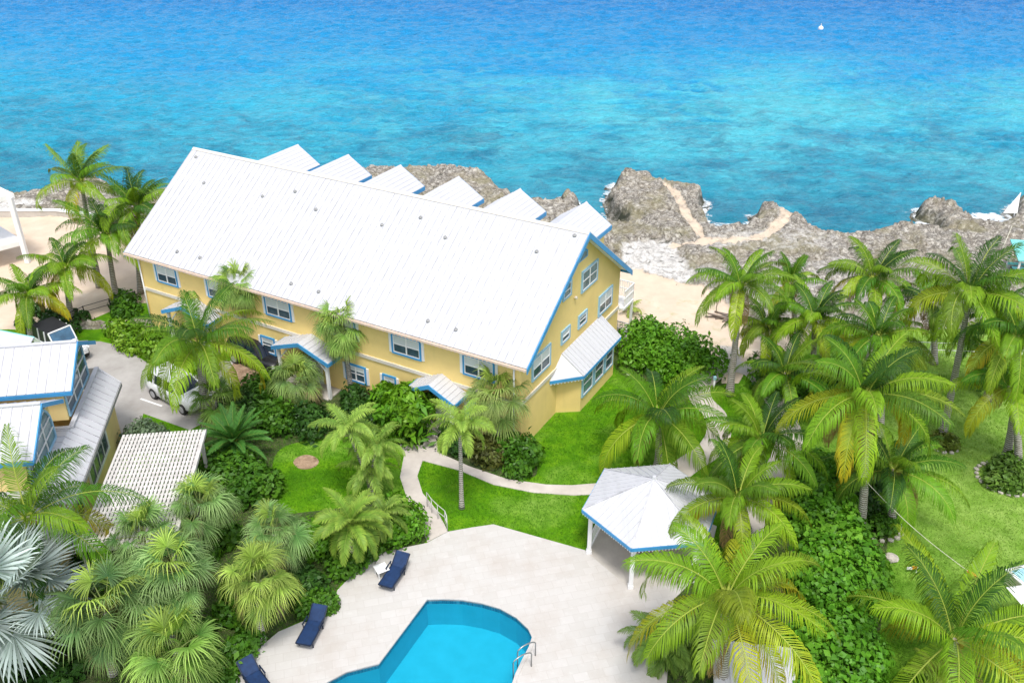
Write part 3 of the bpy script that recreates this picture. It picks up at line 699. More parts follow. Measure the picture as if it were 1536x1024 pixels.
# dormers facing the sea
for i, x in enumerate((-22.9, -18.7, -14.6, -10.3, -6.05, -1.75)):
    zd, ye, hw, ze_ = 9.80, 10.85, 1.72, 8.72
    hw = hw if i < 5 else 1.6
    def yr_at(z): return YR + (ZR - z) / slopeR
    mb = MB(); a = .09
    for s in (1, -1):
        mb.slab([(x, yr_at(zd) - .1, zd), (x + s * hw, yr_at(ze_) - .1, ze_), (x + s * hw, ye, ze_), (x, ye, zd)], .08)
        for k_ in range(1, 7):
            f_ = k_ / 7; z_ = zd + (ze_ - zd) * f_; y_ = yr_at(z_)
            mb.obox((x + s * hw * f_ - .015, y_, z_ + .002), (.03, 0, 0), (0, ye - y_, 0), (0, 0, .014))
    dm = mb.build('dormer', 'roof_side', BLD)
    mb = MB(); mb.prism([(x - .12, yr_at(zd) - .05, zd - .06), (x, yr_at(zd) - .05, zd + .05), (x + .12, yr_at(zd) - .05, zd - .06)], (0, ye - yr_at(zd) + .05, 0)); mb.build('ridge_cap', 'roof_side', dm)
    mb = MB()
    for s in (1, -1):
        mb.prism([(x, ye + .003, zd - .02), (x + s * hw, ye + .003, ze_ - .02), (x + s * hw, ye + .003, ze_ - .26), (x, ye + .003, zd - .26)], (0, .04, 0))
        mb.box((min(x + s * (hw + .003), x + s * (hw + .04)), yr_at(ze_) - .1, ze_ - .26), (max(x + s * (hw + .003), x + s * (hw + .04)), ye, ze_ - .03))
    mb.build('fascia', 'blue', dm)
    mb = MB(); zb = roofz(ye - .35) - .2
    mb.prism([(x - hw + .25, ye - .35, zb), (x + hw - .25, ye - .35, zb), (x + hw - .25, ye - .35, ze_ - .02), (x, ye - .35, zd - .14), (x - hw + .25, ye - .35, ze_ - .02)], (0, -1.9, 0)); mb.build('dormer_wall', 'yellow', dm)
    window(dm, (x + .8, ye - .35, zb + .35), (-1, 0, 0), (0, 1, 0), 1.6, 1.2, 2, 1, False, 0)
# bay on the gable wall
by0, by1, bx = 4.05, 9.3, 1.12
mb = MB(); mb.prism([(0, by0, 0), (bx, by0 + .75, 0), (bx, by1, 0), (0, by1 + .5, 0)], (0, 0, 2.5)); bay = mb.build('bay', 'yellow', BLD)
mb = MB(); ez = 2.52; tz = 3.55; ex = 1.38
A_, B_, C_, D_ = (-.0, by0 - .85, ez), (ex, by0 + .55, ez), (ex, by1 + .25, ez), (0, by1 + .9, ez)
T1, T2 = (0.01, by0 + .55, tz), (0.01, by1 + .3, tz)
mb.slab([B_, C_, T2, T1], .07); mb.slab([A_, B_, T1], .07); mb.slab([C_, D_, T2], .07)
for i in range(14):
    y = B_[1] + (C_[1] - B_[1]) * (i + .5) / 14; mb.bar((ex, y, ez + .012), (.02, y, tz + .012), .03, .04)
mb.bar(B_, T1, .1, .06); mb.bar(C_, T2, .1, .06); mb.build('bay_roof', 'roof_side', bay)
mb = MB(); 
for p, q in ((A_, B_), (B_, C_), (C_, D_)):
    mb.bar((p[0], p[1], p[2] - .1), (q[0], q[1], q[2] - .1), .05, .17)
mb.build('fascia', 'blue', bay)
mb = MB()
for p, q in ((A_, B_), (B_, C_)):
    p, q = np.array(p), np.array(q); L = np.linalg.norm(q - p); m_ = int(L / .18)
    for i in range(m_):
        c0 = p + (q - p) * i / m_; c1 = p + (q - p) * (i + .92) / m_; mb.add([c0 - (0, 0, .18), c1 - (0, 0, .18), (c0 + c1) / 2 - (0, 0, .31)], [(0, 1, 2)])
mb.build('scalloped_trim', 'white', bay)
window(bay, (bx, by0 + .95, .95), GY, GNx, 1.2, 1.3, 1, 2, False, .2, 'paleblue', 'glass_teal'); window(bay, (bx, by0 + 2.5, .95), GY, GNx, 1.1, 1.3, 1, 2, False, .2, 'paleblue'); window(bay, (bx, by0 + 3.95, .95), GY, GNx, .95, 1.3, 1, 2, False, .2, 'paleblue')
# entrance porches on the front
def porch(x, hw, dep, ez=2.55, rise=.75):
    mb = MB(); z = ez + rise
    for s in (1, -1):
        mb.slab([(x, -.005, z), (x + s * hw, -.005, ez), (x + s * hw, -dep, ez), (x, -dep, z)], .07)
        for k_ in range(1, 6):
            f_ = k_ / 6; mb.obox((x + s * hw * f_ - .015, -dep, z - rise * f_ + .004), (.03, 0, 0), (0, dep - .01, 0), (0, 0, .03))
    po = mb.build('porch', 'roof_side', BLD)
    mb = MB()
    for s in (1, -1):
        mb.prism([(x, -dep - .003, z + .0), (x + s * hw, -dep - .003, ez), (x + s * hw, -dep - .003, ez - .24), (x, -dep - .003, z - .24)], (0, -.05, 0))
        mb.box((min(x + s * (hw + .003), x + s * (hw + .05)), -dep, ez - .22), (max(x + s * (hw + .003), x + s * (hw + .05)), -.01, ez - .02))
    mb.build('fascia', 'blue', po)
    for s in (1, -1):
        mb = MB(); mb.box((x + s * (hw - .3) - .08, -dep + .15, 0), (x + s * (hw - .3) + .08, -dep + .31, ez - .1)); mb.build('post', 'white', po)
        mb = MB(); mb.bar((x + s * (hw - .38), -dep + .23, ez - .75), (x + s * (hw - .95), -dep + .23, ez - .12), .07); mb.build('brace', 'white', po)
    mb = MB(); mb.box((x - hw + .2, -.62, 2.42), (x + hw - .2, -.5, 2.54)); mb.build('beam', 'white', po)
    mb = MB(); mb.box((x - .5, -.05, .08), (x + .5, -.006, 2.15)); dr = mb.build('door', 'white', po)
    mb = MB(); mb.tube([(x + .38, -.05, 1.05), (x + .38, -.11, 1.05)], .035, 8); mb.build('handle', 'chrome', dr)
    mb = MB(); mb.box((x - hw + .3, -dep, .0), (x + hw - .3, -.01, .08)); mb.build('step', 'concrete', po)
porch(-13.55, 2.05, 1.25); porch(-22.55, 1.9, 1.2); porch(-4.75, 1.55, 1.3)
# sea-side balcony rail seen past the rear corner
mb = MB()
for z in (0.55, 1.05, 3.45, 3.95):
    mb.bar((-1.5, WID + 1.5, z), (.35, WID + 1.5, z), .06); mb.bar((.35, WID + .1, z), (.35, WID + 1.5, z), .06)
for z in (0., 2.85):
    for i in range(10): mb.bar((.35, WID + .15 + i * .15, z + .1), (.35, WID + .15 + i * .15, z + 1.1), .035)
    for i in range(12): mb.bar((.35 - i * .15, WID + 1.5, z + .1), (.35 - i * .15, WID + 1.5, z + 1.1), .035)
mb.box((-LEN, WID, 2.72), (.38, WID + 1.55, 2.86)); mb.bar((.3, WID + 1.45, 0), (.3, WID + 1.45, 2.72), .13); mb.build('balcony', 'white', BLD)

# ================================================================== LEFT COTTAGE
CX = R(9.)
ex_ = np.array([math.cos(CX), math.sin(CX), 0]); ey_ = np.array([-math.sin(CX), math.cos(CX), 0])
CO = P(181, 575, 3.0); CO[2] = 0
COT = empty('cottage', tuple(CO), CX)
tag(COT, 'yellow cottage with white seamed roofs, blue edges and lattice gable windows', 'cottage')
def cl(wp): d = np.array(wp) - CO; return np.array([d @ ex_, d @ ey_, d[2]])
# ground storey + skirt roof (local: corner of eave at 0,0,3; building runs to -x and -y)
mb = MB(); mb.box((-14, -13, 0), (-.45, -.45, 3.0)); mb.build('wall', 'yellow_pale', COT)
top = cl(P(117, 640, 3.9)); topr = cl(P(133, 553, 3.9))
sx1 = float((top[0] + topr[0]) / 2); sy1 = float(topr[1]); syf = float(top[1])
mb = MB().mat('roof_side')
mb.slab([(0, 0, 3.05), (0, -13.4, 3.05), (sx1 - .02, -13.4, 3.92), (sx1 - .02, sy1, 3.92)], .08)
mb.slab([(0, 0, 3.05), (sx1 - .02, sy1, 3.92), (-14, sy1, 3.92), (-14, 0, 3.05)], .08)
mb.slab([(sx1 - .025, syf, 3.925), (sx1 - .025, -13.4, 3.925), (-14, -13.4, 4.4), (-14, syf, 4.4)], .08)
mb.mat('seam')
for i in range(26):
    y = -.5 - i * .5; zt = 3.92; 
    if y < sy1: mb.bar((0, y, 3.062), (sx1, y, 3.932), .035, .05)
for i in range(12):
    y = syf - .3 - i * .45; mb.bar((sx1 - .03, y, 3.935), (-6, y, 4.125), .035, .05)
mb.mat('roof_side'); mb.bar((sx1 + .05, syf, 3.93), (sx1 + .05, sy1, 3.96), .22, .06); mb.bar((sx1 + .05, syf - .06, 3.95), (sx1 - 3.4, syf - .06, 4.0), .2, .08); mb.bar((0, 0, 3.06), (sx1, sy1, 3.95), .12, .06)
sk = mb.build('skirt_roof', 'roof_side', COT)
mb = MB(); mb.box((-.03, -13.4, 2.82), (.04, .0, 3.02)); mb.box((-14, -.0, 2.82), (.04, .05, 3.02)); mb.build('gutter', 'grey', COT)
W_ = (1, 0, 0)
yb = cl(P(150, 690, 1.7))[1]
window(COT, (-.45, -6.3, 1.05), (0, 1, 0), W_, 3.4, 1.35, 4, 1, False, 0, 'white', 'glass'); window(COT, (-.45, -10.6, 1.05), (0, 1, 0), W_, 2.6, 1.35, 3, 1, False, 0, 'white', 'glass')
def gable_box(ridge_px, zr_, eave_px, ze_, base_z, nm_len, arch=False):
    rp = cl(P(*ridge_px, zr_)); ep = cl(P(*eave_px, ze_)); xr_ = float((rp[0] + ep[0]) / 2); yr_ = float(rp[1]); run = yr_ - float(ep[1]); wx_ = xr_ - .55; hw = run - .35
    mb = MB(); zs = zr_ - ze_
    mb.prism([(wx_, yr_ - hw, base_z), (wx_, yr_ + hw, base_z), (wx_, yr_ + hw, zr_ - zs * hw / run - .1), (wx_, yr_, zr_ - .12), (wx_, yr_ - hw, zr_ - zs * hw / run - .1)], (-nm_len, 0, 0))
    bx_ = mb.build('upper_storey', 'yellow_pale', COT)
    mb = MB().mat('roof')
    for s in (-1, 1):
        mb.mat('roof'); mb.slab([(xr_, yr_, zr_), (xr_ - nm_len - .5, yr_, zr_), (xr_ - nm_len - .5, yr_ + s * run, ze_), (xr_, yr_ + s * run, ze_)], .08)
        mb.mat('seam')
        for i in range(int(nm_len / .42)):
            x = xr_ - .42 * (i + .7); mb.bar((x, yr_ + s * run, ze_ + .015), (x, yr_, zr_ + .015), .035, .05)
    mb.mat('roof'); mb.bar((xr_, yr_, zr_ + .02), (xr_ - nm_len - .5, yr_, zr_ + .02), .2, .06)
    mb.build('roof', 'roof', bx_)
    mb = MB()
    for s in (-1, 1):
        mb.prism([(xr_ + .003, yr_, zr_ + .0), (xr_ + .003, yr_ + s * run, ze_), (xr_ + .003, yr_ + s * run, ze_ - .22), (xr_ + .003, yr_, zr_ - .22)], (.05, 0, 0))
        y_ = yr_ + s * (run + .003); mb.box((xr_ - nm_len - .5, min(y_, y_ + s * .05), ze_ - .22), (xr_ + .05, max(y_, y_ + s * .05), ze_ - .03))
    mb.build('fascia', 'blue', bx_)
    # glazed gable with diagonal glazing bars
    g0, g1 = base_z + .12, ze_ + .1
    q = hw - .16
    if arch: pts = [(yr_ - q, g0), (yr_ + q, g0)] + [(yr_ + q * math.cos(t), g0 + (zr_ - .75 - g0) * (.35 + .65 * math.sin(t))) for t in np.linspace(0, math.pi, 13)]
    else: pts = [(yr_ - q, g0), (yr_ + q, g0), (yr_ + q, g1), (yr_, zr_ - .45), (yr_ - q, g1)]
    mb = MB(); mb.prism([(wx_, y, z) for y, z in pts], (.03, 0, 0)); gl = mb.build('gable_window', 'glass_teal' if arch else 'glass', bx_)
    mb = MB()
    for (y0, z0), (y1, z1) in zip(pts, pts[1:] + pts[:1]): mb.bar((wx_ + .05, y0, z0), (wx_ + .05, y1, z1), .10, .07, (1, 0, 0))
    mb.build('window_frame', 'paleblue', gl)
    mb = MB(); zmax = lambda y: min(g1 + (zr_ - .45 - g1) * (1 - abs(y - yr_) / q), 99) if not arch else g0 + (zr_ - .75 - g0) * (.35 + .65 * math.sqrt(max(0, 1 - ((y - yr_) / q) ** 2)))
    for i in (1, 2): y = yr_ - q + 2 * q * i / 3; mb.bar((wx_ + .05, y, g0), (wx_ + .05, y, zmax(y)), .05, .05, (1, 0, 0))
    for j in (1, 2, 3):
        z = g0 + (g1 - g0) * j / 3
        mb.bar((wx_ + .052, yr_ - q, z), (wx_ + .052, yr_ + q, z), .05, .05, (1, 0, 0))
    mb.build('glazing_bar', 'white', gl)
gable_box((114, 512), 7.0, (107, 586), 5.7, 3.9, 9)
gable_box((58, 605), 7.0, (52, 690), 5.7, 3.9, 7, True)
# a lower wing behind with a pale roof
r0, r1 = cl(P(-20, 500, 4.6)), cl(P(46, 514, 4.2))
mb = MB(); mb.slab([(r0[0], r0[1] + .4, 4.7), (r1[0], r1[1] + .6, 4.2), (r1[0] - .2, r1[1] - 3, 3.9), (r0[0], r0[1] - 3, 4.6)], .1)
wg = mb.build('wing_roof', 'roof_side', COT)
mb = MB(); mb.bar((r0[0], r0[1] + .43, 4.63), (r1[0], r1[1] + .63, 4.13), .06, .16); mb.build('fascia', 'teal', wg)

# lattice pergola beside the cottage
PG = empty('pergola', tuple(np.array([*P(185, 655, 2.6)[:2], 0])), R(7.))
tag(PG, 'weathered white slatted pergola roof against the yellow cottage wall', 'pergola')
pw, pd = 3.85, 8.2
for x in (.15, pw - .15):
    for y in (-.3, -pd / 2, -pd + .3):
        mb = MB(); mb.box((x - .08, y - .08, 0), (x + .08, y + .08, 2.35)); mb.build('post', 'lattice', PG)
mb = MB()
for x in (.15, pw - .15): mb.box((x - .06, -pd, 2.35), (x + .06, 0, 2.55))
mb.build('beam', 'lattice', PG)
mb = MB()
for i in range(25): y = -.1 - i * (pd - .2) / 24; mb.box((-.05, y - .05, 2.551), (pw + .05, y + .05, 2.62))
mb.build('rafters', 'lattice', PG)
mb = MB()
for i in range(23): x = .02 + i * (pw - .04) / 22; mb.box((x - .056, -pd - .1, 2.621), (x + .056, .1, 2.66))
mb.box((pw + .02, -pd - .1, 2.50), (pw + .10, .1, 2.68)); mb.build('slats', 'lattice', PG)

# ================================================================== GAZEBO
GZ = empty('gazebo', (6.17, 32.41, .05), 0)
tag(GZ, 'white hexagonal gazebo with blue eaves at the edge of the pool deck', 'gazebo')
angs = [R(67 + 60 * i) for i in range(6)]; RG, ezg, tzg = 3.12, 2.55, 3.95
ring_ = [np.array([RG * math.cos(a), RG * math.sin(a), ezg]) for a in angs]; apex = np.array([0, 0, tzg])
mb = MB()
for i in range(6):
    p, q = ring_[i], ring_[(i + 1) % 6]; mb.slab([p, q, apex], .06)
    for k_ in range(1, 10):
        f_ = k_ / 10; a = p + (q - p) * f_; mid = (p + q) / 2; run = 1 - abs(2 * f_ - 1)
        b = a + (apex - mid) * run * .985; nz = np.array([0, 0, .012]); mb.bar(a + nz, b + nz, .025, .035)
gr = mb.build('roof', 'roof', GZ)
mb = MB()
for p in ring_: mb.bar(p + (0, 0, .015), apex + (0, 0, .015), .05, .05)
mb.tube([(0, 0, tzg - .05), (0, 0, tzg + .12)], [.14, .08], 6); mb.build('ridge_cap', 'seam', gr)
mb = MB()
for i in range(6):
    p, q = ring_[i], ring_[(i + 1) % 6]; mb.bar(p - (0, 0, .10), q - (0, 0, .10), .05, .16)
mb.build('fascia', 'blue', GZ)
mb = MB()
for i in range(6):
    p, q = ring_[i] * (1, 1, 1), ring_[(i + 1) % 6]
    for j in range(22):
        c0 = p + (q - p) * j / 22; c1 = p + (q - p) * (j + .9) / 22; mb.add([c0 - (0, 0, .18), c1 - (0, 0, .18), (c0 + c1) / 2 - (0, 0, .29)], [(0, 1, 2)])
mb.build('scalloped_trim', 'white', GZ)
rp_ = [np.array([2.72 * math.cos(a), 2.72 * math.sin(a), 0]) for a in angs]
mb = MB(); k = 6
mb.add([p * (.99, .99, 1) + (0, 0, ezg - .12) for p in ring_ * 1] if False else [np.array([p[0] * .985, p[1] * .985, ezg - .10]) for p in ring_], [tuple(range(6))]); mb.build('ceiling', 'soffit', GZ)
for p in rp_:
    mb = MB(); mb.box((p[0] - .09, p[1] - .09, 0), (p[0] + .09, p[1] + .09, ezg - .12)); mb.box((p[0] - .12, p[1] - .12, 0), (p[0] + .12, p[1] + .12, .18)); mb.build('post', 'white', GZ, bevel=.012)
for i in (0, 1, 4, 5):
    p, q = rp_[i], rp_[(i + 1) % 6]; mb = MB()
    for z in (.18, .95): mb.bar(p + (0, 0, z), q + (0, 0, z), .06)
    for j in range(1, 16): c = p + (q - p) * j / 16; mb.bar(c + (0, 0, .18), c + (0, 0, .95), .03)
    mb.build('railing', 'white', GZ)
mb = MB(); mb.prism([tuple(p * 1.02 + (0, 0, -.046)) for p in rp_], (0, 0, .05)); mb.build('floor_slab', 'concrete', GZ)
for nm, c, s_ in (('wooden_chair', (0.2, .4), 1),):
    ch = empty('patio_chair', (6.0, 31.6, .056), R(200)); tag(ch, 'small dark wooden chair in the shade under the gazebo', 'chair')
    mb = MB(); mb.box((-.25, -.25, .40), (.25, .25, .45)); mb.build('seat', 'driftwood', ch)
    mb = MB(); mb.box((-.25, .22, .45), (.25, .26, .92)); mb.build('backrest', 'driftwood', ch)
    for a in (-.22, .22):
        for b in (-.22, .22): mb = MB(); mb.box((a - .02, b - .02, 0), (a + .02, b + .02, .40)); mb.build('leg', 'driftwood', ch)

# ================================================================== POOLSIDE FURNITURE
def lounger(foot_px, head_px, label, raise_=35):
    f, h = P(*foot_px, .4), P(*head_px, .5); d = (h - f)[:2]; yaw = math.atan2(d[1], d[0])
    e = empty('sun_lounger', (f[0], f[1], .05), yaw); tag(e, label, 'sun lounger', 'navy sun loungers along the planted edge of the pool deck')
    Ls, Lb, wd = 1.22, .69, .6
    mb = MB(); mb.box((0, -wd / 2, .33), (Ls, wd / 2, .37)); mb.build('seat', 'navy', e, bevel=.015)
    mb = MB(); ca, sa = math.cos(R(raise_)), math.sin(R(raise_)); mb.obox((Ls + .01, -wd / 2, .34), (Lb * ca, 0, Lb * sa), (0, wd, 0), (-.04 * sa, 0, .04 * ca)); mb.build('backrest', 'navy', e, bevel=.015)
    mb = MB()
    for s in (-1, 1): mb.bar((-.02, s * (wd / 2 + .025), .33), (Ls + .05, s * (wd / 2 + .025), .33), .045); mb.bar((Ls + .02, s * (wd / 2 + .025), .34), (Ls + Lb * ca, s * (wd / 2 + .025), .34 + Lb * sa), .04)
    mb.bar((-.02, -wd / 2, .33), (-.02, wd / 2, .33), .045); mb.build('frame', 'navyframe', e)
    for s in (-1, 1):
        mb = MB(); mb.bar((.75, s * (wd / 2 + .05), .55), (1.25, s * (wd / 2 + .05), .55), .05, .03); mb.bar((.8, s * (wd / 2 + .05), .33), (.8, s * (wd / 2 + .05), .55), .03); mb.bar((1.22, s * (wd / 2 + .05), .33), (1.22, s * (wd / 2 + .05), .55), .03); mb.build('armrest', 'navyframe', e)
        for x in (.2, 1.2): mb = MB(); mb.bar((x, s * (wd / 2), 0), (x, s * (wd / 2), .33), .045); mb.build('leg', 'navyframe', e)
    return e
lounger((578, 878), (606, 834), 'navy sun lounger beside the little white table, farthest from the camera')
lounger((455, 965), (484, 908), 'navy sun lounger by the low dark bush, between the other two')
lounger((400, 1040), (366, 992), 'navy sun lounger cut by the bottom edge of the photo')
p = P(572, 852, .45); tb = empty('side_table', (p[0], p[1], .05), R(30)); tag(tb, 'little square white table beside the farthest navy lounger', 'table')
mb = MB(); mb.box((-.28, -.28, .40), (.28, .28, .44)); mb.build('tabletop', 'white', tb, bevel=.015)
for a in (-.22, .22):
    for b in (-.22, .22): mb = MB(); mb.bar((a, b, 0), (a, b, .40), .04); mb.build('leg', 'white', tb)
# pool ladder rails
p = P(789, 985); pr = empty('pool_handrail', (p[0], p[1], .05), 0); tag(pr, 'pair of curved steel grab rails at the pool edge', 'handrail')
dirn = P(774, 1000)[:2] - P(804, 985)[:2]; dirn = np.array([*(dirn / np.linalg.norm(dirn)), 0])
for off in (P(803, 984), P(797, 1000)):
    b = np.array([off[0] - p[0], off[1] - p[1], 0]); pts = [b, b + (0, 0, .62)]
    for t in np.linspace(0, math.pi, 9): pts.append(b + dirn * .42 * (1 - math.cos(t)) + np.array([0, 0, .68 + .2 * math.sin(t)]))
    pts.append(b + dirn * .84 + np.array([0, 0, -.4])); mb = MB(); mb.tube(pts, .027, 8); mb.build('rail', 'chrome', pr, True)
# white handrail by the path
hr = empty('handrail', tuple(P(655, 775)), 0); tag(hr, 'low white metal handrail curving along the path to the pool', 'handrail')
hp = [P(641, 760), P(648, 770), P(657, 779), P(668, 788), P(671, 797)]; hb = P(655, 775)
for z, nm in ((.9, 'top_rail'), (.5, 'mid_rail')): mb = MB(); mb.tube([q - hb + (0, 0, z) for q in hp], .018, 7); mb.build(nm, 'lattice', hr, True)
for q in hp: mb = MB(); mb.tube([q - hb, q - hb + (0, 0, .9)], .018, 7); mb.build('post', 'lattice', hr, True)

# ================================================================== VEHICLES
def wheel(e, x, y, r=.34, wd=.22):
    mb = MB(); mb.tube([(x, y - wd / 2, r), (x, y - wd / 2 + .03, r), (x, y + wd / 2 - .03, r), (x, y + wd / 2, r)], [r * .9, r, r, r * .9], 20); wl = mb.build('wheel', 'rubber', e, False)
    s = 1 if y > 0 else -1; mb = MB(); mb.tube([(x, y + s * (wd / 2 - .02), r), (x, y + s * (wd / 2 + .012), r)], [r * .66, r * .6], 14); mb.build('rim', 'rim', wl)
def car(loc, yaw, paint, name, label, cat):
    e = empty(name, tuple(loc), yaw); tag(e, label, cat)
    W2 = .9
    # rings along x: (x, half width low, half width belt, z low, z belt)
    st = [(-2.15, .62, .68, .55, .80), (-2.10, .80, .82, .38, 1.0), (-1.6, .88, .88, .28, 1.06), (-.4, .90, .90, .24, 1.04), (.6, .90, .90, .24, 1.02), (1.1, .89, .88, .26, 1.0), (1.75, .86, .82, .30, .90), (2.08, .74, .68, .38, .78), (2.16, .55, .5, .48, .66)]
    vs = []; fs = []; K = 8
    for x, wl_, wb, zl, zb in st:
        vs += [(x, -wl_ * .85, zl), (x, -wl_, zl + .12), (x, -wb, zb - .12), (x, -wb * .88, zb), (x, wb * .88, zb), (x, wb, zb - .12), (x, wl_, zl + .12), (x, wl_ * .85, zl)]
    for i in range(len(st) - 1):
        for k_ in range(K): fs.append((i * K + k_, i * K + (k_ + 1) % K, (i + 1) * K + (k_ + 1) % K, (i + 1) * K + k_))
    fs += [tuple(range(K)), tuple((len(st) - 1) * K + i for i in range(K))]
    mb = MB(); mb.add(vs, fs); body = mb.build('body', paint, e, True)
    cab = [(-2.0, 1.0, .78), (-1.75, 1.56, .62), (-.2, 1.66, .64), (.25, 1.6, .62), (1.0, 1.0, .76)]
    vs = []; fs = []
    for x, z, hw in cab: vs += [(x, -hw, z), (x, hw, z)]
    # glasshouse
    mb = MB(); gv = [(-2.0, -.8, 1.0), (-2.0, .8, 1.0), (1.0, .8, .99), (1.0, -.8, .99), (-1.72, -.62, 1.56), (-1.72, .62, 1.56), (.28, .62, 1.58), (.28, -.62, 1.58)]
    mb.add(gv, [(0, 3, 7, 4), (1, 5, 6, 2), (0, 4, 5, 1), (3, 2, 6, 7)]); mb.build('windows', 'glass_car', e)
    mb = MB(); rv = [(-1.80, -.66, 1.54), (-1.80, .66, 1.54), (-.6, .68, 1.60), (.34, .64, 1.54), (.34, -.64, 1.54), (-.6, -.68, 1.60), (-1.7, -.5, 1.64), (-1.7, .5, 1.64), (-.6, .52, 1.70), (.22, .5, 1.63), (.22, -.5, 1.63), (-.6, -.52, 1.70)]
    mb.add(rv, [(6, 11, 8, 7), (11, 10, 9, 8), (0, 5, 11, 6), (5, 4, 10, 11), (1, 7, 8, 2), (2, 8, 9, 3), (0, 6, 7, 1), (4, 3, 9, 10)]); mb.build('roof', paint, e, True)
    mb = MB()
    for s in (-1, 1):
        mb.bar((1.02, s * .79, .99), (.3, s * .63, 1.58), .07); mb.bar((-1.95, s * .79, 1.0), (-1.72, s * .62, 1.56), .2); mb.bar((-.35, s * .81, 1.0), (-.38, s * .645, 1.6), .07); mb.bar((-1.2, s * .81, 1.0), (-1.2, s * .64, 1.6), .09)
    mb.build('pillars', paint, e)
    for s in (-1, 1):
        mb = MB(); mb.box((.62, s * .93 - .09, .98), (.8, s * .93 + .09, 1.12)); mb.build('mirror', paint, e, bevel=.02)
        mb = MB(); mb.box((1.88, s * .62 - .14, .66), (2.06, s * .62 + .14, .78)); mb.build('headlight', 'headlamp', e, bevel=.02)
        mb = MB(); mb.box((-2.16, s * .68 - .1, .78), (-2.03, s * .68 + .1, 1.02)); mb.build('tail_light', 'lampred', e, bevel=.02)
    for x in (-1.32, 1.32):
        for y in (-.82, .82): wheel(e, x, y)
    return e
wa, wb_ = P(231, 597), P(277, 622); ctr = (wa + wb_) / 2; dv = wb_ - wa; yw = math.atan2(dv[1], dv[0])
nrm_ = np.array([-math.sin(yw), math.cos(yw), 0])
car(tuple(ctr + nrm_ * .84), yw, 'carwhite', 'parked_car', 'white hatchback car parked on the driveway beside the tall coconut palm', 'car')
car(tuple(P(392, 556) + np.array([-.2, .8, 0])), R(-35), 'carblack', 'parked_car', 'black car mostly hidden behind the palms by the building entrance', 'car')
# open off-roader with black soft top
jp = P(88, 500, 1.5); J = empty('off_roader', (jp[0], jp[1], .012), R(-38)); tag(J, 'boxy white off road vehicle with black soft top and blue windscreen', 'off-road car')
mb = MB(); mb.box((-1.9, -.8, .45), (.55, .8, 1.0)); mb.prism([(.55, -.74, .5), (1.9, -.62, .5), (1.9, -.62, .95), (.55, -.74, 1.05)], (0, 0, 0)) if False else mb.box((.55, -.68, .5), (1.85, .68, 1.02)); mb.box((1.0, -.85, .72), (1.75, -.66, .86)); mb.box((1.0, .66, .72), (1.75, .85, .86)); mb.build('body', 'carwhite', J, bevel=.04)
mb = MB(); mb.add([(-1.85, -.76, 1.0), (-1.85, .76, 1.0), (.5, .76, 1.0), (.5, -.76, 1.0), (-1.8, -.7, 1.8), (-1.8, .7, 1.8), (.1, .68, 1.82), (.1, -.68, 1.82)], [(0, 3, 7, 4), (1, 5, 6, 2), (0, 4, 5, 1), (4, 7, 6, 5)]); mb.build('soft_top', 'black', J, bevel=.03)
mb = MB(); mb.obox((.56, -.68, 1.05), (-.4, 0, .74), (0, 1.36, 0), (.02, 0, .02)); wsn = mb.build('windscreen', 'glass_wind', J)
mb = MB()
for s in (-.70, .70): mb.bar((.6, s, 1.04), (.18, s, 1.82), .07)
mb.bar((.18, -.7, 1.82), (.18, .7, 1.82), .07); mb.bar((.6, -.7, 1.05), (.6, .7, 1.05), .06)
for x in (-.3, -1.05):
    for s in (-.775, .775): mb.bar((x, s, 1.0), (x, s * .93, 1.8), .06)
mb.build('frame', 'carwhite', J)
for x in (-1.2, 1.2):
    for y in (-.72, .72): wheel(J, x, y, .38, .25)
for s in (-.5, .5): mb = MB(); mb.tube([(1.85, s, .8), (1.9, s, .8)], .1, 12); mb.build('headlight', 'headlamp', J)

# ================================================================== SMALL SITE FURNITURE
# white cabana frame at the left edge
b0 = P(44, 394); top_ = PY(19, 296, b0[1]); hz = float(top_[2])
CB = empty('white_cabana', (b0[0], b0[1], 0), 0); tag(CB, 'white two level cabana frame with tall corner post at the left edge', 'cabana')
mb = MB(); mb.bar((-.1, 0, 0), (-.1, 0, hz), .34, .34, (0, 1, 0)); mb.build('post', 'white', CB, bevel=.03)
mb = MB(); mb.box((-5.2, 2.6, 0), (-4.9, 2.9, hz)); mb.build('post', 'white', CB, bevel=.03)
mb = MB(); mb.slab([(.15, .25, hz + .2), (-3.2, -2.6, hz + .2), (-6.5, .2, hz + .2), (-3.2, 3.0, hz + .2)], .42); mb.build('canopy', 'white', CB, bevel=.03)
lz = hz * .34; mb = MB(); mb.slab([(-.12, .2, lz), (-3.2, -2.6, lz), (-6.5, .2, lz), (-3.2, 3.0, lz)], .4); mb.build('lower_deck', 'white', CB, bevel=.03)
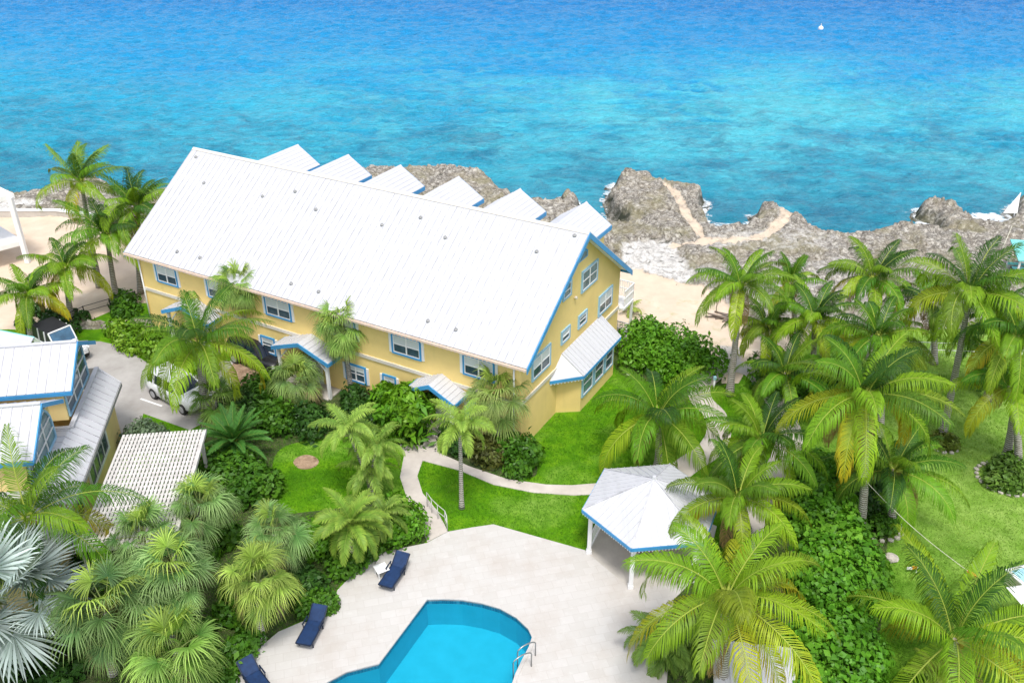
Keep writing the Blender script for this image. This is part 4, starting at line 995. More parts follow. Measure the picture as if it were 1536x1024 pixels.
# low seaside wall, left
def wall_run(name, pts, hgt, th, mat, label, cat):
    c = np.mean(pts, 0); e = empty(name, (c[0], c[1], 0)); tag(e, label, cat); mb = MB()
    for p, q in zip(pts, pts[1:]): mb.bar(np.array(p) - (c[0], c[1], 0) + (0, 0, hgt / 2), np.array(q) - (c[0], c[1], 0) + (0, 0, hgt / 2), th, hgt)
    mb.build('wall', mat, e, bevel=.02); mb = MB()
    for p, q in zip(pts, pts[1:]): mb.bar(np.array(p) - (c[0], c[1], 0) + (0, 0, hgt + .04), np.array(q) - (c[0], c[1], 0) + (0, 0, hgt + .04), th + .1, .075)
    mb.build('capping', 'white', e, bevel=.015)
wall_run('sea_wall', [P(-260, 326), P(0, 325), P(88, 325), P(150, 333)], .55, .4, 'concrete', 'low pale sea wall between the rocks and the sandy ground', 'wall')
def fence(name, pts, hgt, step, mat, label, rails=2, wire=False):
    c = np.mean(pts, 0); e = empty(name, (c[0], c[1], 0)); tag(e, label, 'fence'); rl = MB()
    for p, q in zip(pts, pts[1:]):
        p, q = np.array(p) - (c[0], c[1], 0), np.array(q) - (c[0], c[1], 0); L = np.linalg.norm(q - p); n_ = max(1, int(L / step))
        for i in range(n_ + 1):
            mb = MB(); a = p + (q - p) * i / n_; mb.tube([a, a + (0, 0, hgt)], .035, 7); mb.build('post', mat, e)
        for j in range(rails): z = hgt * (j + 1) / rails - .04; rl.tube([p + (0, 0, z), q + (0, 0, z)], .022, 6)
        if wire:
            for i in range(int(L / .13)): a = p + (q - p) * (i + .5) / int(L / .13); rl.tube([a + (0, 0, .05), a + (0, 0, hgt - .04)], .005, 3, False)
    rl.build('rails', mat, e); return e
fence('garden_fence', [P(205, 452), P(128, 475), P(80, 497)], .8, 1.2, 'black', 'low dark fence along the grass left of the big yellow building', 2)
fence('wire_fence', [P(1255, 520), P(1345, 532), P(1440, 536), P(1530, 540)], 1.0, 1.5, 'white', 'thin white wire fence between rocky shore and back lawn', 2, True)
# guy rope with orange sleeve holding the tall leaning palm
def rope():
    a = PY(1290, 712, P(1290, 800)[1]); b = PY(1452, 856, P(1445, 900)[1]); e = empty('guy_rope', tuple(b)); tag(e, 'taut pale guy rope running from the tall palm trunk over the lawn', 'rope')
    pts = [a + (b - a) * t - np.array([0, 0, .25 * math.sin(math.pi * t)]) - b for t in np.linspace(0, 1, 12)]
    mb = MB(); mb.tube(pts, .013, 6); mb.build('line', 'rope', e, True)
    gpt = P(1462, 864) - b
    mb = MB(); mb.tube([(0, 0, .0), gpt * .9 + np.array([0, 0, .0]), gpt], [.05, .12, .05], 10); mb.build('anchor_sleeve', 'orange', e, True)
    mb = MB(); mb.tube([gpt + (0, 0, 0), np.array([gpt[0] + .1, gpt[1] - .05, -b[2]])], .04, 8); mb.build('anchor_pin', 'grey', e)
rope()
p = P(1374, 858); tg = empty('marker_flag', tuple(p)); tag(tg, 'tiny orange and white marker stuck in the lawn by the yellow palm', 'marker')
mb = MB(); mb.tube([(0, 0, 0), (0, 0, .35)], .025, 6); mb.build('stake', 'white', tg); mb = MB(); mb.box((-.22, -.02, .2), (.0, .02, .36)); mb.build('flag', 'orange', tg); mb = MB(); mb.box((-.45, -.02, .18), (-.22, .02, .3)); mb.build('tip', 'white', tg)
p = P(1070, 585); bo = empty('bollard_light', tuple(p)); tag(bo, 'short pale bollard lamp beside the curved garden path', 'bollard')
mb = MB(); mb.tube([(0, 0, 0), (0, 0, .75)], .06, 10); mb.build('post', 'white', bo, True); mb = MB(); mb.tube([(0, 0, .75), (0, 0, .92), (0, 0, .98)], [.1, .1, .02], 10); mb.build('lamp_head', 'skyblue', bo)
# right edge: blue-covered spa with white rim, and a white parasol
p = P(1546, 872, .7); sp = empty('hot_tub', (p[0] + .55, p[1], 0), R(18)); tag(sp, 'white rimmed tub with pale blue cover at the right edge of the lawn', 'hot tub')
mb = MB(); mb.box((-1, -1, 0), (1, 1, .68)); mb.build('cabinet', 'cream', sp, bevel=.04); mb = MB()
for a, b in (((-1.06, -1.06), (1.06, -.9)), ((-1.06, .9), (1.06, 1.06))): mb.box((*a, .682), (*b, .78))
for a, b in (((-1.06, -.9), (-.9, .9)), ((.9, -.9), (1.06, .9))): mb.box((*a, .682), (*b, .78))
mb.build('rim', 'white', sp, bevel=.02); mb = MB(); mb.box((-.9, -.9, .684), (.9, .9, .75)); mb.build('cover', 'skyblue', sp, bevel=.03)
p = P(1555, 960); um = empty('parasol', (p[0], p[1], 0), R(10)); tag(um, 'white square parasol poking in at the right edge below the blue tub', 'parasol')
mb = MB(); mb.tube([(0, 0, 0), (0, 0, 2.3)], .03, 8); mb.build('pole', 'grey', um); mb = MB()
c4_ = [(1.15, 1.15, 2.0), (-1.15, 1.15, 2.0), (-1.15, -1.15, 2.0), (1.15, -1.15, 2.0)]
for i in range(4): mb.slab([c4_[i], c4_[(i + 1) % 4], (0, 0, 2.5)], .02)
mb.build('canopy', 'white', um); mb = MB(); mb.tube([(0, 0, 0), (0, 0, .1)], .25, 12); mb.build('base', 'grey', um)
# white canvas shade with mast, and teal-topped hut, far right shore
b_ = P(1518, 330); a_ = P(1500, 330); sh = empty('shade_sail', tuple(P(1508, 322, -.0)), 0); tag(sh, 'white triangular shade sail on the rocks at the right edge', 'shade sail'); s0 = np.array(sh.location)
tp = PY(1531, 289, s0[1] + .5) - s0; l1 = PY(1504, 322, s0[1]) - s0; l2 = PY(1526, 320, s0[1] - .4) - s0; l1[2] = max(l1[2], .15)
mb = MB(); mb.slab([l1, l2, tp], .04); mb.build('canvas', 'white', sh)
mb = MB(); mb.tube([(tp[0], tp[1], -.5), tp], .05, 8); mb.build('mast', 'white', sh); mb = MB(); q = PY(1505, 370, P(1505, 380)[1]) - s0; mb.tube([l2, q], .03, 6); mb.build('stay_line', 'rope', sh)
p = P(1534, 418); ht = empty('beach_shelter', (p[0] + .9, p[1], 0), R(-12)); tag(ht, 'beach shelter with faded teal roof edge behind the palms at right', 'shelter')
mb = MB(); mb.slab([(-1.9, -1.4, 1.9), (1.9, -1.4, 1.9), (1.9, 1.4, 2.3), (-1.9, 1.4, 2.3)], .1); mb.build('roof', 'teal', ht)
for a in (-1.7, 1.7):
    for b in (-1.2, 1.2): mb = MB(); mb.bar((a, b, 0), (a, b, 1.85 + (b > 0) * .3), .12); mb.build('post', 'white', ht)
mb = MB(); mb.box((-1.7, 1.1, .45), (1.7, 1.25, .6)); mb.box((-1.5, .3, .42), (1.5, .8, .48)); mb.build('bench', 'teal', ht)
# buoy on the sea
p = P(1231, 44, SEA_Z); bu = empty('buoy', (p[0], p[1], SEA_Z)); tag(bu, 'small white mooring buoy far out on the deep blue water', 'buoy')
mb = MB(); mb.tube([(0, 0, -.3), (0, 0, 0), (0, 0, .3), (0, 0, .5)], [.2, .42, .38, .12], 12); mb.build('float', 'white', bu, True); mb = MB(); mb.tube([(0, 0, .5), (0, 0, .85)], .05, 6); mb.build('mooring_post', 'cream', bu)
# pump shed roof under the front palm
p = P(1128, 1000, 1.2); sd2 = empty('pump_shed', (p[0], p[1] - .4, 0), R(-8)); tag(sd2, 'low shed with pale grey ribbed roof under the front coconut palm', 'shed')
mb = MB(); mb.box((-1.35, -1.35, 0), (1.35, 1.25, 1.05)); mb.build('wall', 'concrete', sd2); mb = MB(); mb.slab([(-1.5, -1.5, 1.12), (1.5, -1.5, 1.12), (1.5, 1.45, 1.32), (-1.5, 1.45, 1.32)], .06)
for i in range(16): x = -1.45 + i * 2.9 / 15; mb.bar((x, -1.5, 1.135), (x, 1.45, 1.335), .05, .04)
mb.build('roof', 'roof_side', sd2)
# driftwood by the beach path
dw = empty('driftwood_pile', tuple(P(1092, 478)), 0); tag(dw, 'heap of weathered driftwood on the sand below the leaning palm', 'driftwood'); mb = MB()
for i in range(9):
    a = rng.uniform(-1, 1, 3) * (.8, .5, 0) + (0, 0, .12 + .05 * (i % 3)); d = rng.uniform(-1, 1, 3) * (1, .4, .12); d /= np.linalg.norm(d); mb.tube([a - d * .9, a + d * .1, a + d * rng.uniform(.6, 1)], [.05, .08, .04], 7)
mb.build('branches', 'driftwood', dw, True)
def stone_at(u, v, r, label, group=None):
    p = P(u, v); bm = bmesh.new(); bmesh.ops.create_icosphere(bm, subdivisions=2, radius=r)
    for q in bm.verts:
        q.co *= 1 + random.uniform(-.18, .18); q.co.z *= .6
    me = bpy.data.meshes.new('stone'); bm.to_mesh(me); bm.free(); me.materials.append(M['stone']); o = bpy.data.objects.new('stone', me); COL.objects.link(o); o.location = (p[0], p[1], r * .35)
    tag(o, label, 'stone', group)
def ring_bed(u, v, rad, n, label):
    c = P(u, v); e = empty('stone_edging', tuple(c)); tag(e, label, 'edging')
    for i in range(n):
        a = 2 * math.pi * i / n + .2; bm = bmesh.new(); bmesh.ops.create_icosphere(bm, subdivisions=1, radius=.15)
        for q in bm.verts: q.co *= 1 + random.uniform(-.2, .2); q.co.z *= .7
        me = bpy.data.meshes.new('stone'); bm.to_mesh(me); bm.free(); me.materials.append(M['stone']); o = bpy.data.objects.new('stone', me); COL.objects.link(o); o.parent = e; o.location = (rad * math.cos(a), rad * math.sin(a), .05); o.rotation_euler = (0, 0, a)
ring_bed(1508, 718, 1.35, 24, 'ring of pale stones round the bush near the right edge'); ring_bed(1318, 790, 1.0, 16, 'ring of pale stones at the foot of the tallest palm'); ring_bed(1415, 668, .7, 12, 'ring of pale stones round the leaning palm on the back lawn')
stone_at(953, 669, .16, 'small white stone on the bright lawn beside the yellow building'); stone_at(943, 562, .14, 'small white stone on grass close to the bay window'); stone_at(1336, 838, .3, 'flat pale stone beside the big round-leaved hedge')

# ================================================================== PLANTS
def nrmz(a): return a / (np.linalg.norm(a, axis=-1, keepdims=True) + 1e-9)
class Leafy:
    def __init__(s): s.V = []; s.C = []; s.Q = []; s.T = []; s.n = 0
    def put(s, V, C, Q, T=None):
        s.V.append(V); s.C.append(C); s.Q.append(Q + s.n)
        if T is not None: s.T.append(T + s.n)
        s.n += len(V)
    def build(s, name, parent, mat='leaf'):
        Q = np.concatenate(s.Q) if s.Q else np.zeros((0, 4), int); T = np.concatenate(s.T) if s.T else np.zeros((0, 3), int)
        return soup(name, np.concatenate(s.V), (Q, T), np.concatenate(s.C), mat, parent)
def leaflets(L, p0, d1, ln, wv, d2, col, tipc, rg):
    """batch: two-joint blades. p0,d1,d2,wv (n,3), ln (n,)"""
    n = len(p0); l = ln[:, None]; a = p0 + d1 * l * .45; e = a + nrmz(d1 + d2) * l * .33; t = e + nrmz(d1 + d2 * 2.3) * l * .28
    V = np.stack([p0 - wv * .5, p0 + wv * .5, a - wv, a + wv, e - wv * .75, e + wv * .75, t], 1).reshape(-1, 3)
    b = (np.arange(n) * 7)[:, None]
    Q = np.concatenate([b + [0, 1, 3, 2], b + [2, 3, 5, 4]]); T = b + [4, 5, 6]
    j = rg.uniform(.78, 1.22, (n, 1, 1)); f = np.array([0, 0, .35, .35, .7, .7, 1.])[None, :, None]
    C = (col[:, None, :] * (1 - f) + tipc[:, None, :] * f) * j
    L.put(V, C.reshape(-1, 3), Q, T)
def pinnate(L, rg, org, az, el, length, droop, nl, ll, lw, ldroop, col, tip, rcol, wind=(0, 0, 0), sweep=1., lift=.25):
    n = 18; t = np.linspace(0, 1, n); e = el - droop * t ** 1.35; azs = az + rg.uniform(-.12, .12) * t
    d = np.stack([np.cos(e) * np.cos(azs), np.cos(e) * np.sin(azs), np.sin(e)], 1) + np.array(wind)[None] * (t[:, None] ** 1.2)
    d = nrmz(d); pts = np.array(org)[None] + np.concatenate([[np.zeros(3)], np.cumsum((d[:-1] + d[1:]) / 2, 0)]) * length / (n - 1)
    side = np.cross(d, (0, 0, 1.)); sl_ = np.linalg.norm(side, axis=1, keepdims=True); side = np.where(sl_ > .12, side / (sl_ + 1e-9), np.array([math.sin(az), -math.cos(az), 0])[None])
    roll = rg.uniform(-.35, .35); nr0 = np.cross(side, d); side = nrmz(side * math.cos(roll) + nr0 * math.sin(roll)); nr = np.cross(side, d)
    s = np.linspace(.10, .995, nl); s = np.concatenate([s, s + rg.uniform(-.004, .004, nl)]).clip(.08, .998); sg_ = np.concatenate([np.ones(nl), -np.ones(nl)])[:, None]
    def ip(A): return np.stack([np.interp(s, t, A[:, k]) for k in range(3)], 1)
    p, dd, ss, nn = ip(pts), nrmz(ip(d)), nrmz(ip(side)), nrmz(ip(nr))
    ang = (R(18) + R(48) * s ** 1.3)[:, None] * sweep + rg.uniform(-.1, .1, (2 * nl, 1))
    d1 = nrmz(ss * sg_ * np.cos(ang) + dd * np.sin(ang) + nn * lift * (1 - .6 * s[:, None]))
    prof = np.sin(np.pi * (.14 + .80 * s)) ** .65 * ll * rg.uniform(.85, 1.1, 2 * nl)
    d2 = np.zeros((2 * nl, 3)); d2[:, 2] = -ldroop * rg.uniform(.6, 1.3, 2 * nl); d2 += np.array(wind)[None] * .5
    wv = nrmz(dd - d1 * (dd * d1).sum(1, keepdims=True)) * (lw * (.55 + .45 * np.sin(np.pi * s)))[:, None] * .5
    cm = np.array(col)[None] * np.ones((2 * nl, 1)); tp_ = np.array(tip)[None] * np.ones((2 * nl, 1))
    fy = (s[:, None] ** 2) * .5; cm = cm * (1 - fy) + tp_ * fy
    leaflets(L, p, d1, prof, wv, d2, cm, tp_, rg)
    # midrib
    w = np.interp(t, [0, .15, 1], [.05, .028, .007])[:, None] * (length / 4) ** .5
    V = np.concatenate([pts + side * w, pts + nr * w * .9, pts - side * w]); k = np.arange(n - 1)[:, None]
    Q = np.concatenate([k + [0, 1, n + 1, n], k + [n, n + 1, 2 * n + 1, 2 * n]]); L.put(V, np.array(rcol)[None] * np.ones((3 * n, 1)), Q)
def fan(L, rg, org, az, el, lp, rad, droop, nseg, spread, col, tip, rcol, stiff=.4, split=.45, cup=.25):
    e2 = el - droop * .5; d0 = np.array([math.cos(el) * math.cos(az), math.cos(el) * math.sin(az), math.sin(el)]); d1 = np.array([math.cos(e2) * math.cos(az), math.cos(e2) * math.sin(az), math.sin(e2)])
    m = np.array(org) + d0 * lp * .5; h = m + d1 * lp * .5; e3 = el - droop; d = np.array([math.cos(e3) * math.cos(az), math.cos(e3) * math.sin(az), math.sin(e3)])
    side = np.array([math.sin(az), -math.cos(az), 0.]); rl = rg.uniform(-.4, .4); nr = np.cross(side, d); side = side * math.cos(rl) + nr * math.sin(rl); nr = np.cross(side, d)
    th = np.linspace(-spread, spread, nseg) + rg.uniform(-.01, .01, nseg); dth = 2 * spread / nseg
    sd_ = nrmz(d[None] * np.cos(th)[:, None] + side[None] * np.sin(th)[:, None] + nr[None] * (cup * (np.abs(th) / spread) ** 1.5)[:, None] + rg.uniform(-.03, .03, (nseg, 3)))
    ln = rad * (.80 + .20 * np.cos(th * .8)) * rg.uniform(.92, 1.08, nseg); l = ln[:, None]
    tang = nrmz(np.cross(nr[None], sd_)); g = np.array([0, 0, -1.])[None]
    a = h + sd_ * l * split; wa_ = tang * (l * split * math.tan(dth / 2) * 1.02); fold = nr[None] * (l * .02) * np.where(np.arange(nseg) % 2, 1, -1)[:, None]
    b1 = a + nrmz(sd_ + g * stiff * rg.uniform(.4, 1.2, (nseg, 1))) * l * .3; t1 = b1 + nrmz(sd_ + g * stiff * 2.6 * rg.uniform(.5, 1.3, (nseg, 1))) * l * (1 - split - .3)
    V = np.stack([h + 0 * a - wa_ * .05, h + 0 * a + wa_ * .05, a - wa_ + fold, a + wa_ - fold * .3, b1 - wa_ * .62, b1 + wa_ * .62, t1], 1).reshape(-1, 3); b = (np.arange(nseg) * 7)[:, None]
    Q = np.concatenate([b + [0, 1, 3, 2], b + [2, 3, 5, 4]]); T = b + [4, 5, 6]
    f = np.array([0, 0, .25, .25, .6, .6, 1.])[None, :, None]; C = (np.array(col)[None, None] * (1 - f) + np.array(tip)[None, None] * f) * rg.uniform(.7, 1.3, (nseg, 1, 1)) * rg.uniform(.65, 1.3)
    L.put(V, C.reshape(-1, 3), Q, T)
    w = .022; V = np.array([np.array(org) - side * w, np.array(org) + side * w, m - side * w, m + side * w, h - side * w * .6, h + side * w * .6]); L.put(V, np.array(rcol)[None] * np.ones((6, 1)), np.array([[0, 1, 3, 2], [2, 3, 5, 4]]))

def trunk_mesh(par, base, top, r0, r1, curve=0., rg=None, boots=False):
    b, t = np.array(base, float), np.array(top, float); n = 16; pts = []; rr = []
    pd_ = np.array([t[0] - b[0], t[1] - b[1], 0.])
    for i in range(n + 1):
        f = i / n; p = b + (t - b) * np.array([f ** (1 + curve), f ** (1 + curve), f]); pts.append(p); rr.append((r0 + (r1 - r0) * f) * (1 + .45 * math.exp(-f * 14)) * (1 + .05 * (i % 2)))
    mb = MB(); mb.tube(pts, rr, 10); return mb.build('trunk', 'trunk', par, True)

G_COCO = [(.06, .19, .010), (.11, .28, .012), (.19, .36, .014), (.032, .11, .012)]
G_YEL = [(.30, .40, .018), (.24, .37, .015), (.38, .41, .02)]
def coco(label, c, b, Rm, seed, nf=24, tone=0, wind=(.10, .02, -.02), nuts=0, trunk_r=(.20, .12), upright=0., ll=None, group=None, name='coconut_palm', aim=None):
    rg = np.random.default_rng(seed); bp = P(*b); cp = PY(*c, bp[1]); hgt = float(cp[2])
    e = empty(name, tuple(bp)); tag(e, label, 'palm tree', group or 'coconut palms in the seaside garden')
    top = cp - bp; trunk_mesh(e, (0, 0, 0), top, *trunk_r, curve=.4)
    L = Leafy(); ll = ll or Rm * .24; wind = tuple(np.array(wind) + rg.normal(0, .09, 3) * (1, 1, .5)); dsc = rg.uniform(.85, 1.18); hang = rg.uniform(.75, 1.3)
    nf = max(13, int(nf * .92))
    for i in range(nf):
        f = (i + .5) / nf; az = i * 2.39996 + rg.uniform(-.25, .25); el = R(80 - 92 * f ** .85) + rg.uniform(-.12, .12) + upright * (1 - f)
        ln = Rm * (1.05 + .12 * rg.uniform(-1, 1)) * (.82 + .3 * min(1, f * 2)); dr = R(52 + 58 * f) * rg.uniform(.8, 1.2) * dsc
        g = np.array(G_COCO[rg.integers(4)]); y = np.array(G_YEL[rg.integers(3)])
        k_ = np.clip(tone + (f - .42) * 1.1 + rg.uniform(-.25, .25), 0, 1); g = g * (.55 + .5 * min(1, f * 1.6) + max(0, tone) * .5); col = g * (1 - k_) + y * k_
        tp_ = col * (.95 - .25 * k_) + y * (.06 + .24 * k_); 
        if f > .82 and rg.random() < .3 + tone * .5: tp_ = np.array([.50, .36, .02])
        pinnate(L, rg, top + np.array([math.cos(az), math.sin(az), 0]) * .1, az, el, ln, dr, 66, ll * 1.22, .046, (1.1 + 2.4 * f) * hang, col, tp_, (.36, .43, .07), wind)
    for i in range(rg.integers(0, 4)):
        az = rg.uniform(0, 6.28); pinnate(L, rg, top, az, R(-25), Rm * .8, R(75), 40, ll, .035, 3.5, (.20, .13, .05), (.30, .20, .08), (.28, .18, .07))
    L.build('crown', e); nuts = nuts or int(rg.integers(0, 4))
    for i in range(nuts):
        a = i * 2.1; mb = MB(); q = top + np.array([.24 * math.cos(a), .24 * math.sin(a) - .1, -.25 - .08 * (i % 2)]); mb.tube([q + (0, 0, -.14), q + (0, 0, -.08), q + (0, 0, .06), q + (0, 0, .13)], [.04, .12, .12, .04], 8); mb.build('coconut', 'coconut', e, True)
    return e
COCO = [  # label, crown px, base px, radius m, seed, kwargs
 ('tall windswept coconut palm against the sea, farthest left by the rocks', (122, 272), (150, 430), 2.9, 11, dict(wind=(.55, .15, .32), upright=.25, nf=18, tone=.02)),
 ('broad coconut palm with grey trunk touching the left end of the white roof', (160, 352), (176, 452), 3.4, 12, dict(nf=24)),
 ('dark green coconut palm tucked behind the left corner of the white roof', (208, 312), (212, 440), 3.0, 13, dict(nf=22, tone=-.15, wind=(.5, .05, .25), upright=.2)),
 ('coconut palm with yellowing fronds in front of the sandy ground at far left', (98, 402), (108, 480), 2.8, 14, dict(nf=20, tone=.1)),
 ('small coconut palm at the left edge above the parked off road vehicle', (42, 442), (48, 510), 2.6, 15, dict(nf=18, tone=.15)),
 ('large coconut palm with thick bare trunk beside the white hatchback', (299, 515), (312, 640), 3.6, 16, dict(nf=24, tone=.18, trunk_r=(.26, .16))),
 ('coconut palm alone on the lawn between gazebo and yellow building', (987, 622), (987, 700), 3.5, 17, dict(nf=19, tone=0.05, ll=.95)),
 ('leaning coconut palm with drooping fronds at the edge of the sandy beach', (1112, 428), (1094, 592), 2.75, 18, dict(nf=20, tone=.12)),
 ('short bright coconut palm before the white gravel shore', (1186, 425), (1192, 530), 2.1, 19, dict(nf=15, upright=.3)),
 ('coconut palm with upright dark spears in front of the grey rocks', (1310, 418), (1305, 540), 2.9, 20, dict(nf=22)),
 ('bushy lime coconut palm behind the tallest palm, nearer the beach', (1222, 478), (1215, 590), 2.7, 21, dict(nf=24, tone=.12)),
 ('low yellow-leaved coconut palm beside the beach path', (1150, 490), (1150, 570), 2.3, 22, dict(nf=20, tone=.3)),
 ('tallest coconut palm with white trunk and hanging golden fronds', (1297, 592), (1289, 800), 3.5, 23, dict(nf=26, tone=.25, nuts=3, trunk_r=(.2, .13))),
 ('green coconut palm crowded just behind the tallest palm', (1318, 505), (1318, 655), 2.7, 24, dict(nf=22)),
 ('windblown coconut palm with leaning trunk on the back lawn', (1455, 440), (1412, 655), 3.5, 25, dict(nf=26, wind=(.42, .05, .12), tone=.0)),
 ('coconut palm cut by the right edge with grey double trunk', (1528, 505), (1508, 690), 3.0, 26, dict(nf=22)),
 ('second trunk palm at the right edge, lower and drooping to the lawn', (1512, 580), (1525, 700), 2.9, 27, dict(nf=16, tone=.1)),
 ('dark green coconut palm between the two garden paths', (1142, 660), (1142, 760), 2.8, 28, dict(nf=22, tone=-.12)),
 ('wide low dark coconut palm behind the tall white trunk', (1340, 705), (1335, 790), 3.0, 29, dict(nf=20, tone=-.35)),
 ('bright lime coconut palm leaning over the gazebo roof', (1108, 745), (1130, 850), 2.9, 30, dict(nf=22, tone=.28, nuts=2)),
 ('biggest yellow-green coconut palm in the foreground over the ribbed shed', (1090, 893), (1080, 1045), 3.75, 31, dict(nf=22, tone=.6, nuts=6, trunk_r=(.24, .17))),
 ('young golden coconut palm low on the lawn in the bottom right corner', (1432, 958), (1425, 1010), 4.3, 32, dict(nf=17, upright=.15, tone=.45, trunk_r=(.2, .16))),
 ('glossy coconut palm leaning over the cottage roof in the lower left', (42, 775), (75, 900), 3.7, 33, dict(nf=19, tone=-.3, wind=(.22, -.02, .0))),
 ('dark coconut palm in the shade between the beach path and lawn', (1178, 560), (1180, 640), 2.6, 34, dict(nf=20, tone=-.25)),
 ('coconut palm behind the windblown one near the white wire fence', (1395, 455), (1400, 545), 2.5, 35, dict(nf=18, tone=.1)),
 ('dark leaning coconut palm at the far right above the stone ring', (1490, 480), (1480, 600), 2.8, 36, dict(nf=20, tone=-.2)),
]
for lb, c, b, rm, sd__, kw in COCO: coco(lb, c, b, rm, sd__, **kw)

def fanpalm(label, c, b, rad, seed, nf=26, cols=((.055, .18, .02), (.15, .32, .04)), tip=(.36, .50, .12), lp=.8, stiff=.75, trunk_r=(.16, .13), name='fan_palm', nseg=42, group='fan palms around the garden', spear=True, cat='palm tree', low=-42, dead=True, spread=2.25, split=.36):
    rg = np.random.default_rng(seed); bp = P(*b); cp = PY(*c, bp[1]); e = empty(name, tuple(bp)); tag(e, label, cat, group)
    top = cp - bp; top[2] = max(top[2], .5); trunk_mesh(e, (0, 0, 0), top, *trunk_r, curve=.2)
    L = Leafy()
    for i in range(nf):
        f = (i + .5) / nf; az = i * 2.39996 + rg.uniform(-.3, .3); el = R(82 - (82 - low) * f ** .95) + rg.uniform(-.3, .25)
        k_ = rg.random(); col = np.array(cols[0]) * (1 - k_) + np.array(cols[1]) * k_; tp_ = np.array(tip) * rg.uniform(.8, 1.15)
        if f < .10 and dead: col = col * .3 + np.array([.26, .40, .05]) * .7; tp_ = np.array([.40, .50, .10])
        if dead and f > .93: col = np.array([.22, .18, .08]); tp_ = np.array([.34, .28, .15])
        fan(L, rg, top, az, el, lp * rg.uniform(.8, 1.25), rad * rg.uniform(.75, 1.2), R(10 + 50 * f * rg.random()), nseg, spread, col, tp_, (.20, .25, .08), stiff, split)
    L.build('crown', e); return e
GREY = dict(cols=((.04, .14, .03), (.13, .28, .06)), tip=(.36, .50, .19))
FAN = [
 ('slim fan palm rising in front of the second upstairs window from the left', (358, 430), (386, 540), .85, 51, dict(lp=.9, nf=44, low=-62, cols=((.07, .19, .03), (.16, .31, .05)))),
 ('fan palm with shaggy head before the blue edged entrance porch', (513, 490), (528, 592), .90, 52, dict(lp=.95, nf=44, low=-62, cols=((.07, .19, .03), (.16, .31, .05)))),
 ('pale fan palm at the near corner of the yellow building', (745, 594), (748, 670), .95, 53, dict(lp=.95, nf=38, low=-62, cols=((.10, .20, .04), (.20, .32, .06)), tip=(.42, .50, .16))),
 ('bushy stemless fan palm below the blue edged entrance porch', (447, 570), (447, 600), .85, 54, dict(lp=.9, nf=26, low=-25, cols=((.09, .19, .06), (.13, .23, .07)))),
 ('small fan palm by the driveway in front of the white hatchback', (322, 600), (322, 640), .85, 55, dict(lp=.8, nf=18, low=-30)),
 ('grey green fan palm next to the lower corner of the slatted pergola', (300, 758), (300, 835), .85, 56, dict(lp=.9, nf=28, **GREY)),
 ('lush fan palm in the middle of the lower left clump', (262, 858), (262, 960), .95, 57, dict(lp=1.05, nf=30, **GREY)),
 ('pale fan palm nearest the round lawn with the dirt patch', (412, 800), (412, 872), .8, 58, dict(lp=.8, nf=24, **GREY)),
 ('yellow centred fan palm overhanging the deck near the middle lounger', (388, 872), (392, 960), .85, 59, dict(lp=.9, nf=26, cols=((.10, .22, .03), (.22, .36, .05)), tip=(.44, .52, .12))),
 ('dark green fan palm with yellow heart beside the silver palm', (160, 915), (170, 1010), 1.1, 60, dict(lp=1.15, nf=28, cols=((.055, .15, .05), (.10, .20, .05)), tip=(.22, .30, .10))),
 ('fan palm at the bottom edge between silver palm and navy lounger', (265, 975), (268, 1070), .95, 61, dict(lp=1.0, nf=24, cols=((.06, .17, .025), (.14, .29, .04)))),
 ('fan palm squeezed behind the lush clump and the pergola', (215, 805), (220, 880), .85, 62, dict(lp=.9, nf=22, **GREY)),
]
for lb, c, b, rad, sd__, kw in FAN:
    kw['nf'] = int(kw['nf'] * 1.05); fanpalm(lb, c, b, rad * 1.3, sd__, **kw)
fanpalm('silver blue palm with huge stiff fan leaves in the lower left corner', (0, 905), (-25, 1000), 2.05, 70, nf=24, cols=((.24, .32, .32), (.36, .44, .44)), tip=(.52, .59, .58), lp=1.5, stiff=.10, trunk_r=(.28, .25), name='silver_fan_palm', nseg=44, group=None, low=-30, dead=False, spread=2.3, split=.5)

def feather(label, c, b, Rm, seed, nf=16, cols=((.12, .27, .025), (.22, .37, .04)), tip=(.30, .42, .07), el0=70, el1=-15, droop=(70, 100), nl=38, ll=.42, lw=.040, ldroop=.9, name='christmas_palm', trunk_r=(.11, .08), group=None, cat='palm tree', lift=.5, heads=None):
    rg = np.random.default_rng(seed); bp = P(*b); e = empty(name, tuple(bp)); tag(e, label, cat, group); L = Leafy()
    for hc in (heads or [c]):
        cp = PY(*hc, bp[1]); top = cp - bp; top[2] = max(top[2], .3)
        trunk_mesh(e, (rg.uniform(-.1, .1), 0, 0), top, *trunk_r, curve=.3)
        for i in range(nf):
            f = (i + .5) / nf; az = i * 2.39996 + rg.uniform(-.25, .25); el = R(el0 + (el1 - el0) * f) + rg.uniform(-.1, .1); k_ = rg.random()
            col = np.array(cols[0]) * (1 - k_) + np.array(cols[1]) * k_
            pinnate(L, rg, top, az, el, Rm * rg.uniform(.9, 1.12), R(droop[0] + (droop[1] - droop[0]) * f), nl, ll, lw, ldroop, col, np.array(tip) * rg.uniform(.8, 1.2), (.24, .32, .06), lift=lift)
    L.build('crown', e); return e
feather('young palm with smooth pale trunk standing on the lawn by the path fork', (690, 638), (693, 762), 1.75, 81, nf=15, ll=.5)
feather('cluster of three feathery palms over the lawn left of the path', None, (556, 745), 1.75, 82, nf=15, ll=.46, heads=[(520, 642), (566, 668), (552, 705)], cols=((.09, .23, .03), (.20, .36, .05)))
